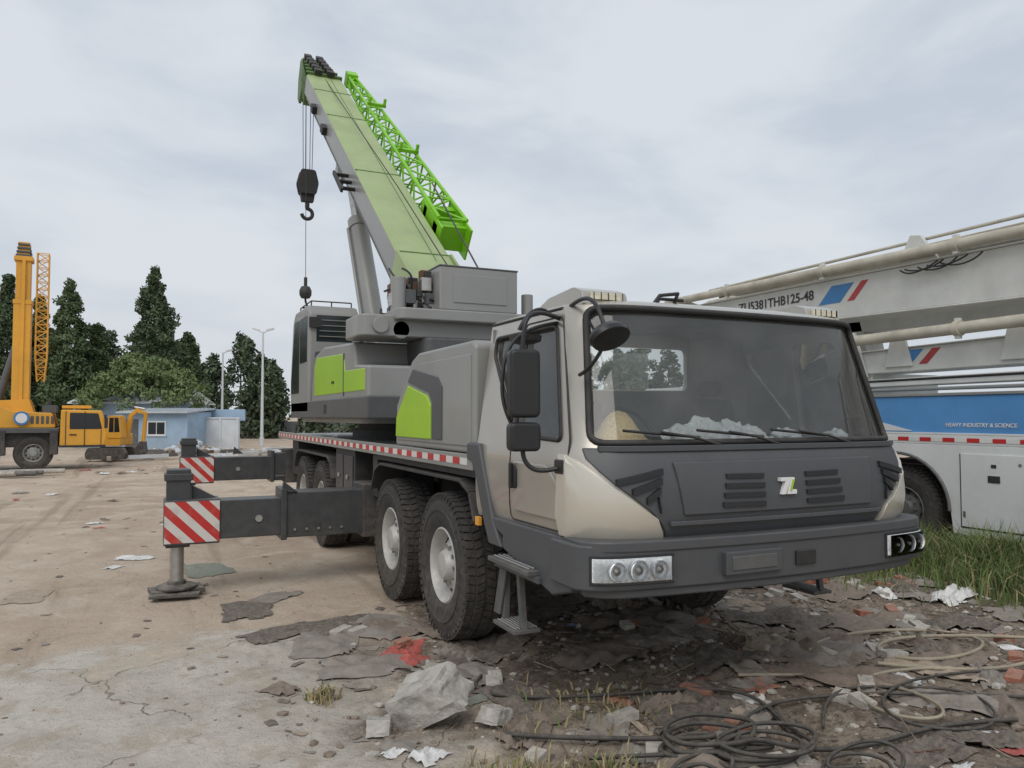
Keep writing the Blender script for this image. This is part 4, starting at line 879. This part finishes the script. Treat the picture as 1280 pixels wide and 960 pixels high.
def loops(cx,cy,R0,n,rn,el=.75):
    p=[]
    for k in range(n*9):
        a=k*2*math.pi/9; q=R0*(1+.28*math.sin(k*.7+rn.random())+.02*k/9)*(.75+.12*(k//9)); p.append((cx+q*math.cos(a)+.06*(k//9),cy+q*el*math.sin(a),.03*((k//9)%3)+.02*rn.random()))
    return p
hose('rubber_hose',[(-1.55,.35,.0),(-1.35,.2,0)]+loops(-.75,-.25,.26,3,rn)+[(-.2,-.5,0),(.2,-.65,0),(.7,-.55,0),(1.1,-.75,0)],.013,mHose)
hose('rubber_hose.001',loops(-.95,-.5,.2,2,rn)+[(-.5,-.2,0),(0,.1,.0),(.6,-.05,0),(1.4,-.4,0),(1.9,-.9,0)],.010,mHose)
hose('rubber_hose.003',[(-1.3,-.1,0)]+loops(-.55,-.45,.3,3,rn,.6)+[(-.1,-.2,0),(.1,.2,0),(-.2,.5,0),(-.9,.6,0),(-1.6,1.0,0),(-1.3,1.3,0)],.011,mHose)
hose('rubber_hose.004',[(.1,-.3,0),(.5,.1,0),(.9,-.1,0),(1.3,-.3,0),(1.2,-.6,0),(.8,-.8,0),(.4,-.5,0),(.7,-.1,0),(1.5,0,0),(2.1,-.3,0)],.009,mHose)
hose('rubber_hose.005',[(-.9,-.9,0)]+loops(-.3,-.85,.22,3,rn,.8)+[(.3,-1.1,0),(.8,-1.2,0)],.009,mHose)
mHoseL=M('grey_hose',(.34,.295,.22),.8,0,.2,8)
hose('garden_hose',[(1.0,.65,0),(1.3,.9,0),(2.0,.9,0),(2.6,.6,0),(2.4,.2,0),(1.7,.1,0),(1.3,.35,0),(1.6,.6,0),(2.4,.55,0),(3.2,.1,0),(3.6,-.4,0)],.012,mHoseL)
hose('garden_hose.001',[(1.2,.25,0),(1.6,-.1,0),(2.3,-.2,0),(2.9,.1,0),(3.3,-.2,0),(3.0,-.8,0)],.012,mHoseL)
hose('garden_hose.002',[(.2,.5,0),(.6,.4,0),(.9,.1,0),(1.0,-.3,0),(.8,-.6,0),(.5,-.4,0),(.6,0,0),(1.1,.2,0),(1.6,.0,0)],.010,mHoseL)
hose('rubber_hose.002',[(1.3,-.95,0),(1.55,-.75,.03),(1.9,-.7,.02),(2.5,-.95,0)],.024,mHose)

# ---- grass
mGr=M('grass_blades',(.12,.17,.05),.8,0,.4,4); mGr2=M('dry_grass',(.34,.28,.15),.9,0,.3,6)
def grass(name,patches,mats):
    B=MB()
    for cx,cy,sx,sy,n,h0 in patches:
        for k in range(n):
            x=rn.gauss(cx,sx);y=rn.gauss(cy,sy);h=h0*rn.uniform(.4,1.2);a=rn.random()*6.28;w=.004+.004*rn.random();l=h*rn.uniform(.15,.8);la=rn.random()*6.28
            z=gh(x,y);dx,dy=math.cos(a)*w,math.sin(a)*w;lx,ly=math.cos(la)*l,math.sin(la)*l
            B.add([(x-dx,y-dy,z),(x+dx,y+dy,z),(x+dx*.8+lx*.35,y+dy*.8+ly*.35,z+h*.6),(x-dx*.8+lx*.35,y-dy*.8+ly*.35,z+h*.6),(x+lx,y+ly,z+h*(1-.3*l/h))],[(0,1,2,3),(3,2,4)],rn.choices(mats,[5,1])[0])
    B.make(name,None,recalc=False,smooth=False)
grass('grass_verge',[(4.9,1.6,.35,1.0,5500,.36),(4.6,.0,.4,.8,3500,.30),(5.1,3.2,.3,.8,2500,.5),(3.9,2.6,.5,.5,700,.14),(5.2,-1.2,.4,.7,2500,.4),(5.0,1.9,.2,.2,900,.6)],[mGr,mGr2])
grass('grass_tuft',[(-1.75,-.15,.16,.14,420,.12),(-2.35,1.35,.05,.05,110,.10),(-1.3,-.3,.15,.1,260,.1),(-.9,.5,.3,.2,160,.09),(2.0,-1.0,.4,.2,200,.12)],[mGr2,mGr])

# ================================================================= TREES
def leafmat(name,c1,c2):
    m=M(name,c1,.9,0,.1); nt=m.node_tree; b=nt.nodes['Principled BSDF']; geo=nd(nt,'ShaderNodeNewGeometry'); n=nd(nt,'ShaderNodeTexNoise'); n.inputs['Scale'].default_value=1.1; n.inputs['Detail'].default_value=4
    nt.links.new(geo.outputs['Position'],n.inputs['Vector']); mr=nd(nt,'ShaderNodeMapRange'); nt.links.new(n.outputs['Fac'],mr.inputs[0]); mr.inputs[1].default_value=.38; mr.inputs[2].default_value=.62
    mx=nd(nt,'ShaderNodeMix',data_type='RGBA'); nt.links.new(mr.outputs[0],mx.inputs['Factor']); mx.inputs[6].default_value=(*c1,1); mx.inputs[7].default_value=(*c2,1); nt.links.new(mx.outputs[2],b.inputs['Base Color']); b.inputs['Specular IOR Level'].default_value=.1
    return m
mCon1=leafmat('conifer_foliage',(.07,.10,.06),(.12,.16,.09)); mCon2=leafmat('poplar_foliage',(.085,.12,.06),(.14,.185,.10)); mRow=leafmat('distant_foliage',(.08,.11,.07),(.135,.17,.105)); mBr=leafmat('broadleaf_foliage',(.12,.165,.07),(.20,.26,.12)); mBark=M('bark',(.10,.075,.055),.95,0,.3,6)  # conifer and tree-row greens lightened: distance haze put into the leaf colour
def leaves(cent,rad,n,size):
    k=len(cent); idx=np.repeat(np.arange(k),n); N=len(idx)
    d=np.random.normal(size=(N,3)); d/=np.linalg.norm(d,axis=1)[:,None]; r=np.random.rand(N)**.45
    p=cent[idx]+d*(r*rad[idx])[:,None]*np.array([1,1,.9])
    u=np.random.normal(size=(N,3)); u/=np.linalg.norm(u,axis=1)[:,None]; w=np.cross(u,np.random.normal(size=(N,3))); w/=np.linalg.norm(w,axis=1)[:,None]
    s=(size*(.5+np.random.rand(N)))[:,None]
    V=np.stack([p-u*s-w*s*.45,p+u*s-w*s*.45,p+u*s*1.1+w*s*.45,p-u*s*.9+w*s*.45],axis=1).reshape(-1,3)
    return V,N
def tree_mesh(name,trunks,cent,rad,n,size,lm,parent=None,tname='trunk'):
    V,N=leaves(np.array(cent),np.array(rad),n,size)
    me=bpy.data.meshes.new(name); me.vertices.add(len(V)); me.vertices.foreach_set('co',V.ravel()); me.loops.add(4*N); me.loops.foreach_set('vertex_index',np.arange(4*N)); me.polygons.add(N); me.polygons.foreach_set('loop_start',np.arange(N)*4); me.polygons.foreach_set('loop_total',np.full(N,4)); me.update(); me.materials.append(lm)
    o=bpy.data.objects.new(name,me); COL.objects.link(o); o.parent=parent
    B=MB()
    for p0,p1,r0,r1 in trunks: B.cyl(p0,p1,r0,mBark,r1,8)
    B.make(tname,parent or o)
def conifer(name,x,y,H,Rr,seed,mt=mCon1,pw=.85):
    g=group(name,(x,y,0)); r=random.Random(seed); cent=[];rad=[];tr=[((0,0,0),(0,0,H*.93),.16,.02)]
    K=190
    for k in range(K):
        t=(k+r.random())/K; z=.5+t*(H-.7); prof=min(1,(1-t)*1.55)**pw*(.6+.4*min(1,t*5)); prof*=.82+.14*math.sin(z*1.9+seed)+.2*r.random(); a=r.random()*6.28; q=Rr*prof*(.35+.6*r.random())
        c=(q*math.cos(a),q*math.sin(a),z+r.uniform(-.2,.2)); cent.append(c); rad.append((.30+.25*Rr*(1-t))*r.uniform(.6,1.25))
        if k%5==0: tr.append(((0,0,z-.3),c,.035,.01))
    tree_mesh('crown',tr,cent,rad,85,.095,mt,g)
conifer('cypress_tree',-3.3,51.7,11.4,2.4,1,mCon1,.75); conifer('cypress_tree.001',-8.5,56.3,10.8,1.9,2,mCon2,.7); conifer('cypress_tree.002',-12.3,58,11.4,1.7,3); conifer('cypress_tree.003',-10.9,61.8,10.6,1.7,4,mCon2); conifer('cypress_tree.004',-6.9,57.8,8.2,1.5,5,mCon2,.6); conifer('cypress_tree.005',-14.5,60,10.4,1.8,6); conifer('cypress_tree.006',-1.2,54,7.6,1.6,8,mCon2,.6)
g=group('broadleaf_tree',(-3.7,45.2,0)); r=random.Random(9); cent=[];rad=[];tr=[((0,0,0),(.1,0,2.2),.2,.13)]
for k in range(130):
    a=r.random()*6.28; q=3.2*math.sqrt(r.random()); z=5.0-.24*q*q*.9+r.uniform(-.9,.2)
    c=(q*math.cos(a),q*math.sin(a),max(1.7,z)); cent.append(c); rad.append(r.uniform(.4,.75))
    if k%6==0: tr.append(((.1,0,2.0),c,.07,.015))
tree_mesh('crown',tr,cent,rad,110,.085,mBr,g)
cent=[];rad=[];tr=[];r=random.Random(21)
A=Vector((-27,76,0)); Bv=Vector((46,42,0)); nT=84
for k in range(nT):
    t=(k+r.uniform(-.4,.4))/nT; p=A.lerp(Bv,t)+Vector((r.uniform(-1,1),r.uniform(-3,3),0)); H=r.uniform(5.4,8.8)+(1.0 if t<.35 else 0); w=r.uniform(.9,1.6); pw=r.uniform(.5,.9); tr.append((p,p+Vector((0,0,H*.8)),.12,.03))
    for j in range(26):
        q=j/26; z=.4+q*(H-.6); rr=w*min(1,(1-q)*2)**pw; a=r.random()*6.28; cent.append((p.x+rr*.6*math.cos(a),p.y+rr*.6*math.sin(a),z)); rad.append(.45+.5*(1-q))
tree_mesh('tree_row',tr,cent,rad,52,.15,mRow,None,'trunks')

# ================================================================= SHEDS, WALL, LAMPS
mShed=M('pale_blue_render',(.32,.44,.57),.85,0,.15,1.2,bump=.1,mud=.4); mWall=M('whitewashed_wall',(.62,.65,.68),.9,0,.12,1,mud=.3); mRoof=M('shed_roof_sheet',(.48,.51,.54),.7,0,.2,2)
SH=group('site_shed',(-3.2,38.0,0),R(-25.1))
b=MB(); b.box((-1.6,1.6),(0,3),(0,1.95),mShed); b.make('walls',SH,.01)
b=MB(); b.obox((0,1.4,2.02),(1.75,0,0),(0,1.75,.10),(0,-.002,.035),mRoof)
for k in range(18): b.obox((-1.7+.2*k,1.4,2.06),(.02,0,0),(0,1.74,.10),(0,0,.015),mRoof)
b.make('roof',SH)
b=MB(); b.box((-.35,.55),(-.03,.0),(.8,1.5),mInkW); b.box((-.30,.08),(-.04,-.02),(.86,1.44),mDWin); b.box((.12,.50),(-.04,-.02),(.86,1.44),mDWin); b.box((-.4,.6),(-.06,.0),(.76,.80),mWall); b.make('window',SH)
b=MB(); b.box((-1.4,-.8),(-.03,0),(0,1.6),mGreyD); b.box((-.9,-.86),(-.05,-.03),(.8,.86),mSteel); b.make('door',SH)
S2=group('white_roofed_building',(-4.2,44.0,0),R(-25.1))
b=MB(); b.box((-3.4,2.2),(0,5),(0,2.5),mShed); b.make('walls',S2,.01)
b=MB(); b.prism([(-.3,2.5),(2.5,3.3),(5.3,2.5),(5.3,2.43),(-.3,2.43)],'x',-3.6,2.4,mWall)
for k in range(24): b.obox((-3.5+.25*k,1.1,2.92),(.02,0,0),(0,1.4,.40),(0,0,.02),mWall)
b.make('roof',S2)
b=MB()
for x in(-2.6,-.8,1.0): b.box((x-.4,x+.4),(-.04,0),(1.0,1.8),mInkW); b.box((x-.35,x+.35),(-.05,-.03),(1.05,1.75),mDWin)
b.make('windows',S2)
WL=group('perimeter_wall',(-.6,39.3,0),R(-25.1)); b=MB(); b.box((-1.3,1.5),(0,.2),(0,1.6),mWall); b.box((-1.35,1.55),(-.04,.24),(1.6,1.68),mWall)
for k in range(4): b.box((-1.3+.9*k,-1.2+.9*k),(-.06,.0),(0,1.6),mWall)
b.box((-1.3,1.5),(.9,1.0),(1.5,2.1),mShed); b.make('wall_panels',WL,.01)
WL2=group('perimeter_wall.001',(12,60,0),R(-25.1)); b=MB(); b.box((-45,40),(0,.2),(0,1.3),mWall)
for k in range(29): b.box((-45+3*k,-44.8+3*k),(-.06,.0),(0,1.4),mWall)
b.make('wall_panels',WL2)
mPole=M('galvanised_pole',(.62,.63,.64),.5,.2,.05)
def lamp(name,x,y,H,arm_):
    g=group(name,(x,y,0),R(-25.1)); b=MB(); b.cyl((0,0,0),(0,0,H),.10,mPole,.05,12); b.cyl((0,0,0),(0,0,.5),.14,mPole)
    for s in((-1,1) if arm_ else (1,)):
        b.cyl((0,0,H-.1),(s*.3,0,H+.10),.03,mPole); b.obox((s*.42,0,H+.13),(.2,0,.05*s),(0,.09,0),(-.005,0,.05),mPole)
    b.make('pole',g)
lamp('street_lamp',2.5,43.4,6.7,True); lamp('street_lamp.001',.8,49.8,5.9,False); lamp('street_lamp.002',7.5,58,6.2,True)
B=MB()
for k in range(240):
    x=-1.6+rn.gauss(0,.8); y=36+rn.gauss(0,.5); s=rn.uniform(.08,.28); sd=Vector((rn.random()*50,0,0)); z=max(0,.55-.5*math.hypot(x+1.6,y-36))*rn.random()
    B.add([(x+v.x*s*(1+.4*noise.noise(v*1.5+sd)),y+v.y*s,z+v.z*s*.7+s*.3) for v in iv],ifs,rn.choice([mSt,mSt2,mSt,mRoof]))
B.make('rubble_heap',None,recalc=False,smooth=False)
B=MB()
for k in range(40): 
    x=-5+rn.random()*9;y=29+rn.random()*7; a=rn.random()*3; l=rn.uniform(.3,1.0); B.obox((x,y,.08+.1*rn.random()),(l*math.cos(a),l*math.sin(a),0),(-.07*math.sin(a),.07*math.cos(a),0),(0,0,.07),rn.choice([mRust,mSt,mGreyD,mWall]))
for k in range(9): B.cyl((-9.5+rn.random()*3,22+rn.random()*1.5,.1),(-8.5+rn.random()*3,22.2+rn.random()*1.2,.12),.07,rn.choice([mSt,mGreyD]),n=10)
B.make('scrap_timber_pile')

# ================================================================= WORLD, SUN, CAMERA
W=bpy.data.worlds.new('World'); S.world=W; W.use_nodes=True; nt=W.node_tree; L=nt.links.new; bg=nt.nodes['Background']
sky=nd(nt,'ShaderNodeTexSky',sky_type='NISHITA'); sky.sun_disc=False; sky.sun_elevation=R(48); sky.sun_rotation=R(215); sky.dust_density=3
tc=nd(nt,'ShaderNodeTexCoord'); mp=nd(nt,'ShaderNodeMapping'); mp.inputs['Scale'].default_value=(1.0,1.0,2.4); L(tc.outputs['Generated'],mp.inputs[0])
n1=nd(nt,'ShaderNodeTexNoise'); n1.inputs['Scale'].default_value=3.4; n1.inputs['Detail'].default_value=8; n1.inputs['Roughness'].default_value=.52; n1.inputs['Distortion'].default_value=.3; L(mp.outputs[0],n1.inputs['Vector'])
mr=nd(nt,'ShaderNodeMapRange'); mr.interpolation_type='SMOOTHSTEP'; mr.inputs[1].default_value=.34; mr.inputs[2].default_value=.64; L(n1.outputs['Fac'],mr.inputs[0])
cr=nd(nt,'ShaderNodeMix',data_type='RGBA'); L(mr.outputs[0],cr.inputs['Factor']); cr.inputs[6].default_value=(4.0,4.45,5.05,1); cr.inputs[7].default_value=(5.2,5.5,5.85,1)
sp=nd(nt,'ShaderNodeSeparateXYZ'); L(tc.outputs['Generated'],sp.inputs[0]); hz=nd(nt,'ShaderNodeMapRange'); L(sp.outputs[2],hz.inputs[0]); hz.inputs[1].default_value=0; hz.inputs[2].default_value=.28; hz.inputs[3].default_value=.6; hz.inputs[4].default_value=0
hm=nd(nt,'ShaderNodeMix',data_type='RGBA'); L(hz.outputs[0],hm.inputs['Factor']); L(cr.outputs[2],hm.inputs[6]); hm.inputs[7].default_value=(5.2,5.35,5.5,1)
mx=nd(nt,'ShaderNodeMix',data_type='RGBA'); mx.inputs['Factor'].default_value=.95; L(sky.outputs[0],mx.inputs[6]); L(hm.outputs[2],mx.inputs[7])
L(mx.outputs[2],bg.inputs['Color']); bg.inputs['Strength'].default_value=.138
sl=bpy.data.lights.new('sun','SUN'); sl.energy=1.35; sl.angle=R(40); sl.color=(1,.95,.89); so=bpy.data.objects.new('sun',sl); COL.objects.link(so)
az=R(215); el=R(48); dv=Vector((math.sin(az)*math.cos(el),math.cos(az)*math.cos(el),math.sin(el))); so.rotation_euler=dv.to_track_quat('Z','Y').to_euler(); so.location=(0,0,30)
cd=bpy.data.cameras.new('camera'); cd.lens=27; cd.sensor_width=36; cd.clip_end=4000; cam=bpy.data.objects.new('camera',cd); COL.objects.link(cam); cam.location=(-3.33,-3.52,1.75); cam.rotation_euler=(R(92.386),0,R(-25.1)); S.camera=cam
S.view_settings.view_transform='Standard'; S.view_settings.look='None'; S.view_settings.exposure=0
